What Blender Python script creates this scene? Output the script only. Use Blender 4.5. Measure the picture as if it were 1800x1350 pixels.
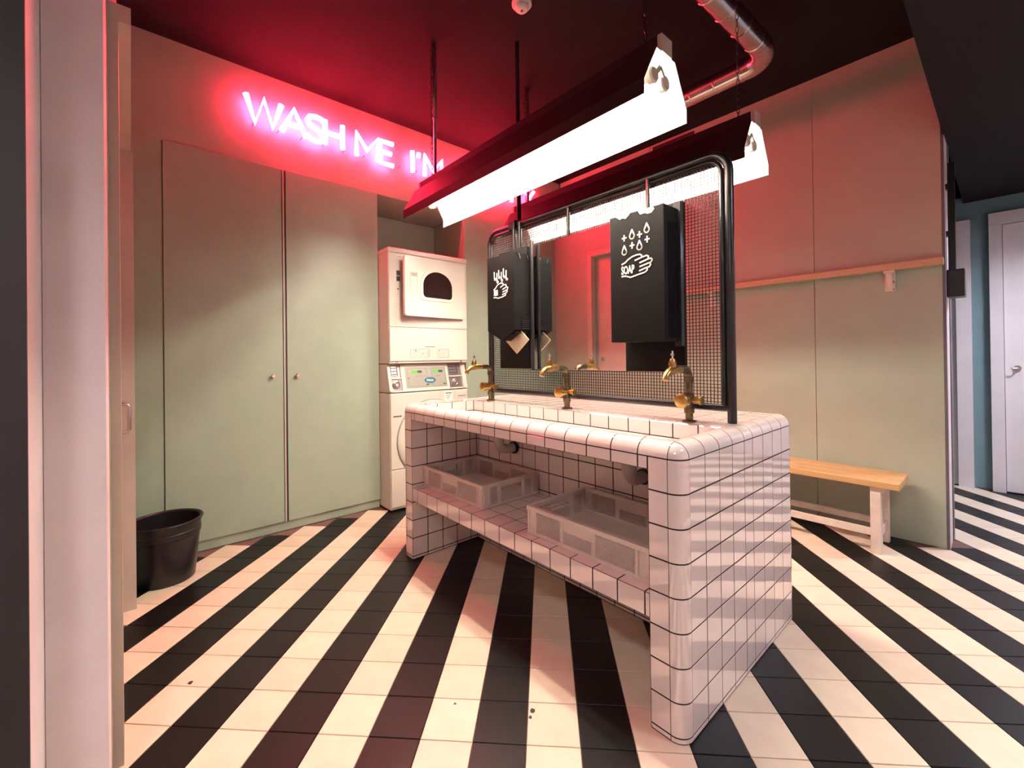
import bpy, bmesh, math, random
from mathutils import Vector, Matrix

random.seed(7)
for o in list(bpy.data.objects):
    bpy.data.objects.remove(o)
scene = bpy.context.scene
COL = scene.collection
PI = math.pi

# ------------------------------------------------------------------ camera
F_PX, CY = 763.54, 624.18
YAW, PITCH, ROLL = -0.8504, 0.0045, -0.0124
CAM = Vector((0.6111, -1.1714, 1.1206))
fw = Vector((math.sin(YAW) * math.cos(PITCH), math.cos(YAW) * math.cos(PITCH), math.sin(PITCH)))
rt = Vector((math.cos(YAW), -math.sin(YAW), 0))
up = rt.cross(fw)
R2 = rt * math.cos(ROLL) + up * math.sin(ROLL)
U2 = -rt * math.sin(ROLL) + up * math.cos(ROLL)
cam_data = bpy.data.cameras.new('camera')
cam_data.sensor_fit = 'HORIZONTAL'
cam_data.sensor_width = 36
cam_data.lens = F_PX / 1800 * 36
cam_data.shift_y = (CY - 675) / 1800
cam_data.clip_start = 0.02
cam = bpy.data.objects.new('camera', cam_data)
COL.objects.link(cam)
cam.matrix_world = Matrix(((R2.x, U2.x, -fw.x, CAM.x), (R2.y, U2.y, -fw.y, CAM.y),
                           (R2.z, U2.z, -fw.z, CAM.z), (0, 0, 0, 1)))
scene.camera = cam

# ------------------------------------------------------------------ world, exposure
world = bpy.data.worlds.new('world')
scene.world = world
world.use_nodes = True
world.node_tree.nodes['Background'].inputs[0].default_value = (0.5, 0.5, 0.55, 1)
world.node_tree.nodes['Background'].inputs[1].default_value = 0.0
scene.view_settings.view_transform = 'Standard'
scene.view_settings.look = 'None'
scene.view_settings.exposure = 0.3
scene.view_settings.gamma = 1.0
scene.view_settings.use_curve_mapping = False

# strengths of the lamps, the last hall one an added fill
TUBE_L = 168.0            # fluorescent tubes over the basin
NEON_L = 98.0            # neon lettering
HALL_AND_FILL_L = (150.0, 50.0, 85.0)   # ceiling lamps of the corridor: far, beside the wash stand; then an added fill

# ------------------------------------------------------------------ materials
MATS = {}


def mat(name, col, rough=0.5, metal=0.0, var=0.0, scale=20.0, bump=0.0, bscale=200.0, coat=0.0,
        col2=None, objvar=0.0, spec=0.5):
    if name in MATS:
        return MATS[name]
    m = bpy.data.materials.new(name)
    m.use_nodes = True
    nt = m.node_tree
    b = nt.nodes['Principled BSDF']
    b.inputs['Roughness'].default_value = rough
    b.inputs['Metallic'].default_value = metal
    b.inputs['Specular IOR Level'].default_value = spec
    if coat:
        b.inputs['Coat Weight'].default_value = coat
        b.inputs['Coat Roughness'].default_value = 0.05
    tc = nt.nodes.new('ShaderNodeTexCoord')
    n = nt.nodes.new('ShaderNodeTexNoise')
    n.inputs['Scale'].default_value = scale
    n.inputs['Detail'].default_value = 5
    nt.links.new(tc.outputs['Object'], n.inputs['Vector'])
    mix = nt.nodes.new('ShaderNodeMix')
    mix.data_type = 'RGBA'
    c2 = col2 or tuple(max(0, c * (1 - var)) for c in col)
    c1 = col if col2 else tuple(min(1, c * (1 + var)) for c in col)
    mix.inputs[6].default_value = (*c1, 1)
    mix.inputs[7].default_value = (*c2, 1)
    ramp = nt.nodes.new('ShaderNodeMapRange')
    ramp.inputs[1].default_value = 0.3
    ramp.inputs[2].default_value = 0.7
    nt.links.new(n.outputs['Fac'], ramp.inputs[0])
    nt.links.new(ramp.outputs[0], mix.inputs[0])
    out = mix.outputs[2]
    if objvar:
        oi = nt.nodes.new('ShaderNodeObjectInfo')
        mr = nt.nodes.new('ShaderNodeMapRange')
        mr.inputs[3].default_value = 1 - objvar
        mr.inputs[4].default_value = 1 + objvar
        nt.links.new(oi.outputs['Random'], mr.inputs[0])
        hs = nt.nodes.new('ShaderNodeHueSaturation')
        nt.links.new(mr.outputs[0], hs.inputs['Value'])
        nt.links.new(out, hs.inputs['Color'])
        out = hs.outputs[0]
    nt.links.new(out, b.inputs['Base Color'])
    if bump:
        n2 = nt.nodes.new('ShaderNodeTexNoise')
        n2.inputs['Scale'].default_value = bscale
        n2.inputs['Detail'].default_value = 3
        nt.links.new(tc.outputs['Object'], n2.inputs['Vector'])
        bp = nt.nodes.new('ShaderNodeBump')
        bp.inputs['Strength'].default_value = bump
        bp.inputs['Distance'].default_value = 0.002
        nt.links.new(n2.outputs['Fac'], bp.inputs['Height'])
        nt.links.new(bp.outputs[0], b.inputs['Normal'])
    MATS[name] = m
    return m


def emit(name, col, strength):
    m = bpy.data.materials.new(name)
    m.use_nodes = True
    b = m.node_tree.nodes['Principled BSDF']
    b.inputs['Base Color'].default_value = (0.8, 0.8, 0.8, 1)
    b.inputs['Emission Color'].default_value = (*col, 1)
    b.inputs['Emission Strength'].default_value = strength
    MATS[name] = m
    return m


def wood(name, c1, c2, axis_scale=(1.5, 30, 30), rough=0.4):
    m = bpy.data.materials.new(name)
    m.use_nodes = True
    nt = m.node_tree
    b = nt.nodes['Principled BSDF']
    b.inputs['Roughness'].default_value = rough
    tc = nt.nodes.new('ShaderNodeTexCoord')
    mp = nt.nodes.new('ShaderNodeMapping')
    mp.inputs['Scale'].default_value = axis_scale
    n = nt.nodes.new('ShaderNodeTexNoise')
    n.inputs['Scale'].default_value = 2.0
    n.inputs['Detail'].default_value = 6
    n.inputs['Distortion'].default_value = 0.6
    mix = nt.nodes.new('ShaderNodeMix')
    mix.data_type = 'RGBA'
    mix.inputs[6].default_value = (*c1, 1)
    mix.inputs[7].default_value = (*c2, 1)
    nt.links.new(tc.outputs['Object'], mp.inputs[0])
    nt.links.new(mp.outputs[0], n.inputs['Vector'])
    nt.links.new(n.outputs['Fac'], mix.inputs[0])
    nt.links.new(mix.outputs[2], b.inputs['Base Color'])
    MATS[name] = m
    return m


mat('green_paint', (0.34, 0.405, 0.315), 0.42, var=0.05, scale=6, bump=0.12, bscale=140)
mat('wall_paint', (0.36, 0.41, 0.32), 0.5, var=0.05, scale=5, bump=0.15, bscale=140)
mat('upper_paint', (0.42, 0.36, 0.34), 0.55, var=0.05, scale=5, bump=0.15, bscale=140)
mat('grey_paint', (0.72, 0.66, 0.67), 0.6, var=0.04, scale=8, bump=0.15, bscale=150)
mat('door_paint', (0.50, 0.42, 0.36), 0.45, var=0.05, scale=8)
mat('teal_paint', (0.16, 0.27, 0.30), 0.5, var=0.05, scale=6)
mat('white_paint', (0.72, 0.70, 0.72), 0.4, var=0.03, scale=6)
mat('old_white', (0.68, 0.62, 0.54), 0.5, var=0.08, scale=18)
mat('black_ceiling', (0.012, 0.009, 0.010), 0.85, var=0.1, scale=4, spec=0.15)
mat('dark_trim', (0.022, 0.018, 0.019), 0.6, var=0.1, scale=10)
mat('edge_grey', (0.10, 0.10, 0.12), 0.5)
mat('grout', (0.028, 0.014, 0.014), 0.9, var=0.2, scale=60)
mat('floor_grout', (0.16, 0.085, 0.070), 0.9, var=0.2, scale=60)
mat('tile_cream', (0.74, 0.63, 0.49), 0.42, var=0.06, scale=9, objvar=0.06, bump=0.05, bscale=90)
mat('tile_black', (0.0045, 0.0035, 0.0035), 0.40, var=0.2, scale=9, objvar=0.2, bump=0.05, bscale=90, spec=0.3)
mat('tile_white', (0.78, 0.70, 0.66), 0.03, var=0.02, scale=8, objvar=0.03, bump=0.012, bscale=14, coat=0.8, spec=0.9)
mat('black_metal', (0.010, 0.010, 0.011), 0.28, var=0.2, scale=30)
mat('black_plate', (0.004, 0.0035, 0.0035), 0.5, var=0.15, scale=25, spec=0.12)
mat('black_plastic', (0.008, 0.006, 0.008), 0.35, var=0.2, scale=12)
mat('dark_side', (0.022, 0.022, 0.024), 0.5)
mat('lamp_black', (0.007, 0.006, 0.006), 0.6, spec=0.25)
mat('reflector_white', (0.45, 0.44, 0.42), 0.4)
mat('holder_grey', (0.42, 0.38, 0.32), 0.5)
mat('galvanised', (0.62, 0.58, 0.58), 0.24, metal=1.0, var=0.12, scale=14)
mat('steel', (0.62, 0.60, 0.58), 0.25, metal=1.0, var=0.05, scale=20)
mat('chrome', (0.8, 0.8, 0.8), 0.1, metal=1.0)
mat('brushed_plate', (0.80, 0.68, 0.50), 0.34, metal=0.6, var=0.10, scale=120)
mat('brass', (0.55, 0.36, 0.12), 0.28, metal=1.0, col2=(0.26, 0.17, 0.06), scale=30)
mat('old_brass', (0.22, 0.15, 0.08), 0.38, metal=1.0, col2=(0.07, 0.07, 0.045), scale=35)
mat('appliance_white', (0.60, 0.565, 0.50), 0.25, var=0.02, scale=5)
mat('appliance_grey', (0.27, 0.26, 0.23), 0.4)
mat('coin_metal', (0.38, 0.35, 0.34), 0.3, metal=0.8)
mat('dark_glass', (0.012, 0.006, 0.006), 0.06)
mat('print_grey', (0.09, 0.08, 0.08), 0.6)
mat('print_dark', (0.02, 0.02, 0.03), 0.6)
mat('print_white', (0.85, 0.83, 0.78), 0.5)
mat('logo_blue', (0.02, 0.10, 0.15), 0.4)
mat('dark_green_button', (0.02, 0.07, 0.04), 0.5)
mat('display_green', (0.05, 0.42, 0.02), 0.4)
mat('crate_plastic', (0.66, 0.58, 0.51), 0.4, var=0.05, scale=10)
mat('pipe_plastic', (0.50, 0.46, 0.42), 0.4, var=0.05, scale=10)
mat('mirror', (0.86, 0.86, 0.86), 0.015, metal=1.0)
mat('worn_patch', (0.40, 0.29, 0.23), 0.6, var=0.1, scale=60)
mat('vent_dark', (0.035, 0.02, 0.02), 0.6)
mat('detector_white', (0.7, 0.68, 0.66), 0.5)
wood('pine', (0.60, 0.40, 0.19), (0.50, 0.30, 0.11))
wood('pine_rail', (0.60, 0.43, 0.27), (0.50, 0.33, 0.19))
emit('tube_glow', (1.0, 0.87, 0.72), TUBE_L)
emit('neon_glow', (1.0, 0.018, 0.060), NEON_L)
for _i, _s in enumerate(HALL_AND_FILL_L):
    emit('hall_and_fill_glow_%d' % _i, (0.92, 0.88, 1.0) if _i == 0 else (1.0, 0.91, 0.92), _s)


# ------------------------------------------------------------------ mesh builder
class MB:
    def __init__(s):
        s.v = []
        s.f = []

    def add(s, vs, fs):
        k = len(s.v)
        s.v += [Vector(p) for p in vs]
        s.f += [tuple(i + k for i in f) for f in fs]
        return s

    def box(s, a, b):
        x0, x1 = sorted((a[0], b[0])); y0, y1 = sorted((a[1], b[1])); z0, z1 = sorted((a[2], b[2]))
        return s.add([(x0, y0, z0), (x1, y0, z0), (x1, y1, z0), (x0, y1, z0),
                      (x0, y0, z1), (x1, y0, z1), (x1, y1, z1), (x0, y1, z1)],
                     [(0, 3, 2, 1), (4, 5, 6, 7), (0, 1, 5, 4), (1, 2, 6, 5), (2, 3, 7, 6), (3, 0, 4, 7)])

    def rbox(s, a, b, bev=0.005, seg=2):
        bm = bmesh.new()
        bmesh.ops.create_cube(bm, size=1)
        mn = [min(a[i], b[i]) for i in range(3)]; mx = [max(a[i], b[i]) for i in range(3)]
        for v in bm.verts:
            v.co = Vector([(mn[i] + mx[i]) / 2 + v.co[i] * (mx[i] - mn[i]) for i in range(3)])
        bmesh.ops.bevel(bm, geom=list(bm.edges), offset=bev, segments=seg, affect='EDGES', profile=0.5)
        bm.verts.index_update()
        s.add([v.co.copy() for v in bm.verts], [tuple(v.index for v in f.verts) for f in bm.faces])
        bm.free()
        return s

    def bar(s, p, q, w, h, upv=(0, 0, 1)):
        """square bar from p to q, w wide sideways, h along upv"""
        p = Vector(p); q = Vector(q); d = (q - p).normalized(); u = Vector(upv)
        if abs(d.dot(u)) > 0.98:
            u = Vector((1, 0, 0))
        sd = d.cross(u).normalized(); u = sd.cross(d)
        vs = []
        for c in (p, q):
            for i, j in ((-1, -1), (1, -1), (1, 1), (-1, 1)):
                vs.append(c + sd * i * w / 2 + u * j * h / 2)
        return s.add(vs, [(3, 2, 1, 0), (4, 5, 6, 7), (0, 1, 5, 4), (1, 2, 6, 5), (2, 3, 7, 6), (3, 0, 4, 7)])

    def tube(s, pts, r, n=10, cap=True, rs=None):
        pts = [Vector(p) for p in pts]
        rings = []
        prev = None
        for i, p in enumerate(pts):
            d = ((pts[i + 1] - p).normalized() if i < len(pts) - 1 else Vector((0, 0, 0))) + \
                ((p - pts[i - 1]).normalized() if i > 0 else Vector((0, 0, 0)))
            if d.length < 1e-6:
                d = Vector((0, 0, 1))
            d.normalize()
            if prev is None:
                a = Vector((0, 0, 1)) if abs(d.z) < 0.9 else Vector((1, 0, 0))
                u = d.cross(a).normalized()
            else:
                u = (prev - d * prev.dot(d)).normalized()
            prev = u
            w = d.cross(u)
            rr = rs[i] if rs else r
            rings.append([p + (u * math.cos(2 * PI * k / n) + w * math.sin(2 * PI * k / n)) * rr for k in range(n)])
        vs = [q for rg in rings for q in rg]
        fs = []
        for i in range(len(pts) - 1):
            for k in range(n):
                a = i * n + k; b = i * n + (k + 1) % n
                fs.append((a, b, b + n, a + n))
        if cap:
            fs.append(tuple(range(n - 1, -1, -1)))
            fs.append(tuple((len(pts) - 1) * n + k for k in range(n)))
        return s.add(vs, fs)

    def lathe(s, prof, c, axis='z', n=32, cap=True):
        """prof: list of (radius, height) along the axis, from c"""
        vs = []
        for r, h in prof:
            for k in range(n):
                a = 2 * PI * k / n
                x, y = r * math.cos(a), r * math.sin(a)
                p = {'z': (x, y, h), 'x': (h, x, y), 'y': (y, h, x)}[axis]
                vs.append(Vector(c) + Vector(p))
        fs = []
        for i in range(len(prof) - 1):
            for k in range(n):
                a = i * n + k; b = i * n + (k + 1) % n
                fs.append((a, b, b + n, a + n))
        if cap:
            fs.append(tuple(range(n - 1, -1, -1)))
            fs.append(tuple((len(prof) - 1) * n + k for k in range(n)))
        return s.add(vs, fs)

    def prism(s, poly, axis, a, b):
        """poly of 2D points extruded between a and b along axis"""
        def P(u, v, t):
            return {'x': (t, u, v), 'y': (u, t, v), 'z': (u, v, t)}[axis]
        n = len(poly)
        vs = [P(u, v, a) for u, v in poly] + [P(u, v, b) for u, v in poly]
        fs = [tuple(range(n - 1, -1, -1)), tuple(range(n, 2 * n))]
        fs += [(i, (i + 1) % n, n + (i + 1) % n, n + i) for i in range(n)]
        return s.add(vs, fs)

    def ring(s, outer, inner, axis, a, b):
        """frame between two closed outlines with as many points each"""
        def P(u, v, t):
            return {'x': (t, u, v), 'y': (u, t, v), 'z': (u, v, t)}[axis]
        n = len(outer)
        vs = [P(*p, a) for p in outer] + [P(*p, a) for p in inner] + [P(*p, b) for p in outer] + [P(*p, b) for p in inner]
        fs = []
        for i in range(n):
            j = (i + 1) % n
            fs += [(i, j, n + j, n + i), (2 * n + i, 3 * n + i, 3 * n + j, 2 * n + j),
                   (i, 2 * n + i, 2 * n + j, j), (n + i, n + j, 3 * n + j, 3 * n + i)]
        return s.add(vs, fs)

    def ribbon(s, pts, w, axis, a, b, closed=False):
        """flat stroke of width w along 2D points, extruded between a and b along axis"""
        pts = [Vector((p[0], p[1])) for p in pts]
        n = len(pts)
        for i in range(n if closed else n - 1):
            p, q = pts[i], pts[(i + 1) % n]
            d = (q - p)
            if d.length < 1e-7:
                continue
            d.normalize()
            e = d * w * 0.5; nn = Vector((-d.y, d.x)) * w * 0.5
            s.prism([p - e * .6 - nn, q + e * .6 - nn, q + e * .6 + nn, p - e * .6 + nn], axis, a, b)
        return s

    def xf(s, M, k0=0):
        for i in range(k0, len(s.v)):
            s.v[i] = M @ s.v[i]
        return s

    def mesh(s, name, off=Vector((0, 0, 0)), smooth=False):
        me = bpy.data.meshes.new(name)
        me.from_pydata([v - off for v in s.v], [], s.f)
        bm = bmesh.new()
        bm.from_mesh(me)
        bmesh.ops.recalc_face_normals(bm, faces=bm.faces)
        bm.to_mesh(me)
        bm.free()
        if smooth:
            for p in me.polygons:
                p.use_smooth = True
            try:
                me.set_sharp_from_angle(angle=math.radians(35))
            except Exception:
                pass
        return me


def wloc(o):
    p = Vector((0, 0, 0))
    while o is not None:
        p += o.location
        o = o.parent
    return p


def obj(name, mb, m, parent=None, smooth=False, loc=None, label=None, **props):
    """link one mesh object; vertices are given in world coordinates"""
    base = wloc(parent)
    L = Vector(loc) if loc is not None else base
    me = mb.mesh(name, L, smooth)
    me.materials.append(MATS[m] if isinstance(m, str) else m)
    o = bpy.data.objects.new(name, me)
    COL.objects.link(o)
    o.parent = parent
    o.location = L - base
    if label:
        o['label'] = label
    for k, v in props.items():
        o[k] = v
    return o


def thing(name, label, cat, loc, group=None):
    o = bpy.data.objects.new(name, None)
    o.empty_display_size = 0.1
    COL.objects.link(o)
    o.location = loc
    o['label'] = label
    o['category'] = cat
    if group:
        o['group'] = group
    return o


def struct(name, mb, m, loc=(0, 0, 0), label=None, smooth=False):
    o = obj(name, mb, m, None, loc=loc, smooth=smooth)
    o['kind'] = 'structure'
    if label:
        o['label'] = label
    return o


def text_mb(body, size, offset=0.0, extrude=0.0006):
    cu = bpy.data.curves.new('lettering', 'FONT')
    cu.body = body
    cu.size = size
    cu.offset = offset
    cu.extrude = extrude
    cu.resolution_u = 3
    o = bpy.data.objects.new('lettering', cu)
    COL.objects.link(o)
    dg = bpy.context.evaluated_depsgraph_get()
    me = o.evaluated_get(dg).to_mesh()
    mb = MB()
    mb.add([v.co.copy() for v in me.vertices], [tuple(p.vertices) for p in me.polygons])
    o.evaluated_get(dg).to_mesh_clear()
    bpy.data.objects.remove(o)
    bpy.data.curves.remove(cu)
    return mb


def arc(cx, cy, r, a0, a1, n=8):
    return [(cx + r * math.cos(math.radians(a0 + (a1 - a0) * i / n)),
             cy + r * math.sin(math.radians(a0 + (a1 - a0) * i / n))) for i in range(n + 1)]


def rrect(x0, x1, y0, y1, r, n=5):
    return (arc(x1 - r, y1 - r, r, 0, 90, n) + arc(x0 + r, y1 - r, r, 90, 180, n) +
            arc(x0 + r, y0 + r, r, 180, 270, n) + arc(x1 - r, y0 + r, r, 270, 360, n))


def project(p):
    d = Vector(p) - CAM
    z = d.dot(fw)
    if z < 0.05:
        return None
    return 900 + F_PX * d.dot(R2) / z, CY - F_PX * d.dot(U2) / z


def seen_area(corners):
    q = [project(c) for c in corners]
    if any(a is None for a in q):
        return 0.0
    x = sum(a[0] for a in q) / len(q); y = sum(a[1] for a in q) / len(q)
    if not (-40 < x < 1840 and -40 < y < 1390):
        return 0.0
    s = 0
    for i in range(len(q)):
        a, b = q[i], q[(i + 1) % len(q)]
        s += a[0] * b[1] - a[1] * b[0]
    return abs(s) / 2


# ------------------------------------------------------------------ room
XL, YB, YF, ZC, ZCAB, ZS = -2.52, 2.295, -1.215, 2.97, 2.372, 2.355
XE = 0.387              # end of the back wall
YE = 4.06               # end wall of the corridor

floor = struct('floor', MB().box((-3.1, -3.0, -0.12), (2.2, 4.2, -0.0045)), 'floor_grout',
               label='black and cream diagonally striped tile floor')
struct('ceiling', MB().box((-3.1, -3.0, ZC), (2.2, 4.2, ZC + 0.1)), 'black_ceiling')
# dropped black ceiling over the corridor
struct('ceiling_corridor', MB().box((0.385, -3.0, ZS), (2.2, YE + 0.1, ZC - 0.001)), 'black_ceiling')

# floor tiles
TS, PHI, A0, B0 = 0.1563, math.radians(44.5), 0.0183, -0.0053
GAP = 0.0032


def tile_mesh(w, h, t=0.006, ch=0.0012, m='tile_white', name='tile'):
    """flat tile in its own XY plane, face at z = 0, chamfered rim"""
    a, b = w / 2, h / 2
    mb = MB()
    mb.add([(-a, -b, -t), (a, -b, -t), (a, b, -t), (-a, b, -t),
            (-a, -b, -ch), (a, -b, -ch), (a, b, -ch), (-a, b, -ch),
            (-a + ch, -b + ch, 0), (a - ch, -b + ch, 0), (a - ch, b - ch, 0), (-a + ch, b - ch, 0)],
           [(0, 1, 5, 4), (1, 2, 6, 5), (2, 3, 7, 6), (3, 0, 4, 7),
            (4, 5, 9, 8), (5, 6, 10, 9), (6, 7, 11, 10), (7, 4, 8, 11), (8, 9, 10, 11), (3, 2, 1, 0)])
    me = bpy.data.meshes.new(name)
    me.from_pydata([tuple(v) for v in mb.v], [], mb.f)
    me.materials.append(MATS[m])
    return me


ft_white = tile_mesh(TS - GAP, TS - GAP, 0.008, 0.0010, 'tile_cream', 'floor_tile_cream')
ft_black = tile_mesh(TS - 0.002, TS - GAP, 0.008, 0.0010, 'tile_black', 'floor_tile_black')
cP, sP = math.cos(PHI), math.sin(PHI)


def inside_room(x, y):
    if not (-2.5 < x < 2.15 and -2.95 < y < YE):
        return False
    if x < XE + 0.0 and y > YB - 0.02 and y < YB + 0.28:
        return False
    if x < -0.9 and y < YF - 0.02:
        return False
    if y > YB + 0.28 and x < -0.5:
        return False
    return True


cells = []
for i in range(-26, 34):
    for j in range(-26, 34):
        a = A0 + (i + .5) * TS; b = B0 + (j + .5) * TS
        x, y = a * cP - b * sP, a * sP + b * cP
        if not inside_room(x, y):
            continue
        cs = []
        for da, db in ((-.5, -.5), (.5, -.5), (.5, .5), (-.5, .5)):
            aa = a + da * TS; bb = b + db * TS
            cs.append((aa * cP - bb * sP, aa * sP + bb * cP, 0))
        hid = -1.58 < x < -0.1 and 0.5 < y < 0.95
        cells.append((0 if hid else seen_area(cs), x, y, i % 2))
cells.sort(reverse=True)
rest = MB()
rest_w = []
for k, (ar, x, y, odd) in enumerate(cells):
    M = Matrix.Translation((x, y, 0)) @ Matrix.Rotation(PHI, 4, 'Z')
    if k < 300:
        o = bpy.data.objects.new('floor_tile', ft_white if odd else ft_black)
        COL.objects.link(o)
        o.parent = floor
        o.matrix_local = M
    else:
        src = ft_white if odd else ft_black
        n0 = len(rest.f)
        rest.add([M @ v.co for v in src.vertices], [tuple(p.vertices) for p in src.polygons])
        rest_w += [0 if odd else 1] * (len(rest.f) - n0)
me = bpy.data.meshes.new('floor_tile_field')
me.from_pydata([tuple(v) for v in rest.v], [], rest.f)
me.materials.append(MATS['tile_cream'])
me.materials.append(MATS['tile_black'])
me.polygons.foreach_set('material_index', rest_w)
o = bpy.data.objects.new('floor_tile_field', me)
COL.objects.link(o)
o.parent = floor
o['kind'] = 'stuff'

# wall over the wardrobe and the washing niche, plus the plain wall beyond the niche
ALC0, ALC1, ALCX = 0.236, 1.035, -3.02
struct('wall_left_upper', MB().box((-3.1, YF, ZCAB + 0.0035), (XL - 0.02, YB, ZC)), 'green_paint')
wall_left = struct('wall_left', MB().box((-3.1, ALC1, 0), (XL - 0.0205, YB, ZCAB)), 'green_paint')
obj('panel', MB().box((XL - 0.02, ALC1 + 0.002, 0.0), (XL, YB, ZCAB)), 'green_paint', wall_left)
struct('wall_niche', MB().box((-3.1, ALC0 - 0.02, 0), (ALCX, ALC1, ZCAB - 0.001)), 'green_paint')

# back wall with its two tall boards and the open end towards the corridor
wb = MB().box((-3.1, YB + 0.012, 0), (XE - 0.004, YB + 0.25, ZC))
wall_back = struct('wall_back', wb, 'edge_grey')
SX = -0.239
for x0, x1 in ((XL, -1.46), (-1.457, SX - 0.0015), (SX + 0.0015, XE - 0.012)):
    obj('panel', MB().box((x0, YB, 0.002), (x1, YB + 0.014, ZC - 0.001)), 'wall_paint', wall_back)
obj('corner_strip', MB().box((XE - 0.011, YB - 0.001, 0.001), (XE, YB + 0.014, ZC - 0.62)), 'edge_grey', wall_back)
obj('end_panel', MB().box((XE - 0.006, YB + 0.0145, 0.001), (XE + 0.002, YB + 0.17, ZS - 0.002)), 'grey_paint', wall_back)
obj('end_rebate', MB().box((XE - 0.02, YB + 0.172, 0.001), (XE + 0.006, YB + 0.25, ZS - 0.002)), 'edge_grey', wall_back)

# corridor end wall, its far side wall and the walls behind the camera
struct('wall_corridor_end', MB().box((-0.6, YE, 0), (2.2, YE + 0.12, ZS + 0.05)), 'teal_paint')
struct('wall_corridor_side', MB().box((2.1, -3.0, 0), (2.2, YE, ZC)), 'grey_paint')
struct('wall_corridor_left', MB().box((-0.6, YB + 0.25, 0), (-0.5, YE, ZC)), 'teal_paint')
struct('wall_rear', MB().box((-0.9, -3.0, 0), (2.1, -2.9, ZC)), 'grey_paint')

# wall with the closed door at the left
wf = MB()
wf.box((XL - 0.5, YF - 0.12, 0), (-2.0, YF, ZC))
wf.box((-2.0, YF - 0.12, 2.06), (-1.07, YF, ZC))
wf.box((-1.07, YF - 0.12, 0), (-0.982, YF, ZC))
wall_front = struct('wall_front', wf, 'wall_paint')
wall_pier = struct('wall_pier', MB().box((-0.98, -1.318, 0), (-0.80, YF - 0.001, ZC)), 'grey_paint')
struct('wall_pier_inner', MB().box((-0.98, -3.0, 0), (-0.62, -1.319, ZC)), 'grey_paint')
struct('trim_4', MB().box((-0.619, -1.80, 0), (-0.611, -1.319, ZC - 0.001)), 'dark_trim', label='dark edge board at the far left')  # thin dark board over the end of the paler pier
# architrave
tr = MB()
tr.box((-2.055, YF - 0.01, 0.0), (-2.005, -1.158, 2.0745))
tr.box((-1.075, YF - 0.01, 0.0), (-1.02, -1.192, 2.0745))
tr.box((-2.055, YF - 0.01, 2.075), (-1.02, -1.165, 2.124))
struct('trim_1', tr, 'door_paint', label='beige painted door architrave')
d1 = struct('door_1', MB().box((-2.002, YF - 0.06, 0.006), (-1.08, YF - 0.02, 2.07)), 'door_paint')
hb = MB()
hb.tube([(-1.93, YF - 0.021, 0.945), (-1.93, YF + 0.030, 0.935), (-1.93, YF + 0.038, 0.925), (-1.93, YF + 0.038, 0.825),
         (-1.93, YF + 0.030, 0.815), (-1.93, YF - 0.021, 0.805)], 0.008, 8)
obj('handle', hb, 'steel', d1, True)
obj('lock', MB().lathe([(0.022, 0), (0.022, 0.008), (0.012, 0.010)], (-1.93, YF - 0.021, 1.09), 'y', 16), 'steel', d1, True)

# white doors at the corridor end
d2 = struct('door_2', MB().box((0.60, YE - 0.03, 0.01), (1.45, YE - 0.004, 2.12)), 'white_paint')
hd = MB()
hd.lathe([(0.022, 0), (0.022, 0.012)], (0.665, YE - 0.042, 0.985), 'y', 16)
hd.tube([(0.665, YE - 0.04, 0.985), (0.665, YE - 0.075, 0.985), (0.655, YE - 0.08, 0.985), (0.63, YE - 0.08, 0.985)], 0.006, 8)
obj('handle', hd, 'steel', d2, True)
t2 = MB()
t2.box((0.525, YE - 0.055, 0), (0.597, YE, 2.124))
t2.box((0.525, YE - 0.055, 2.125), (1.52, YE, 2.22))
t2.box((1.453, YE - 0.055, 0), (1.52, YE, 2.124))
struct('trim_2', t2, 'white_paint')
t3 = MB()
t3.box((0.335, YE - 0.06, 0), (0.423, YE, 2.119))
t3.box((-0.45, YE - 0.06, 2.12), (0.423, YE, 2.20))
t3.box((-0.45, YE - 0.06, 0), (-0.37, YE, 2.119))
struct('trim_3', t3, 'white_paint')
struct('door_3', MB().box((-0.368, YE - 0.03, 0.01), (0.333, YE - 0.004, 2.115)), 'white_paint')

# ------------------------------------------------------------------ wardrobe
wd = thing('wardrobe', 'tall built-in sage green wardrobe with two flat doors under the neon lettering', 'wardrobe', (XL - 0.25, -0.4, 0))
obj('carcass', MB().box((-3.05, YF + 0.002, 0.0), (XL - 0.022, ALC0, ZCAB - 0.004)), 'green_paint', wd)
obj('filler_panel', MB().box((XL - 0.02, YF + 0.003, 0.062), (XL - 0.006, -1.034, ZCAB)), 'green_paint', wd)
obj('plinth', MB().box((XL - 0.021, YF + 0.003, 0.001), (XL - 0.012, ALC0, 0.058)), 'green_paint', wd)
for y0, y1, ky in ((-1.030, -0.421, -0.484), (-0.396, ALC0 + 0.001, -0.337)):
    d = obj('door', MB().rbox((XL - 0.020, y0, 0.062), (XL + 0.002, y1, ZCAB + 0.002), 0.0015, 1), 'green_paint', wd)
    kb = MB().lathe([(0.006, 0), (0.006, 0.012), (0.013, 0.016), (0.014, 0.024), (0.009, 0.029)], (XL + 0.002, ky, 1.016), 'x', 16)
    obj('knob', kb, 'chrome', d, True, label='small round metal knob')
st = MB()
st.box((XL - 0.012, -0.4195, 0.06), (XL - 0.004, -0.3975, ZCAB))
obj('centre_gap', st, 'dark_side', wd)
obj('cover_strip', MB().box((XL - 0.004, -0.4165, 0.062), (XL + 0.004, -0.4065, ZCAB)), 'door_paint', wd)

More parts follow.
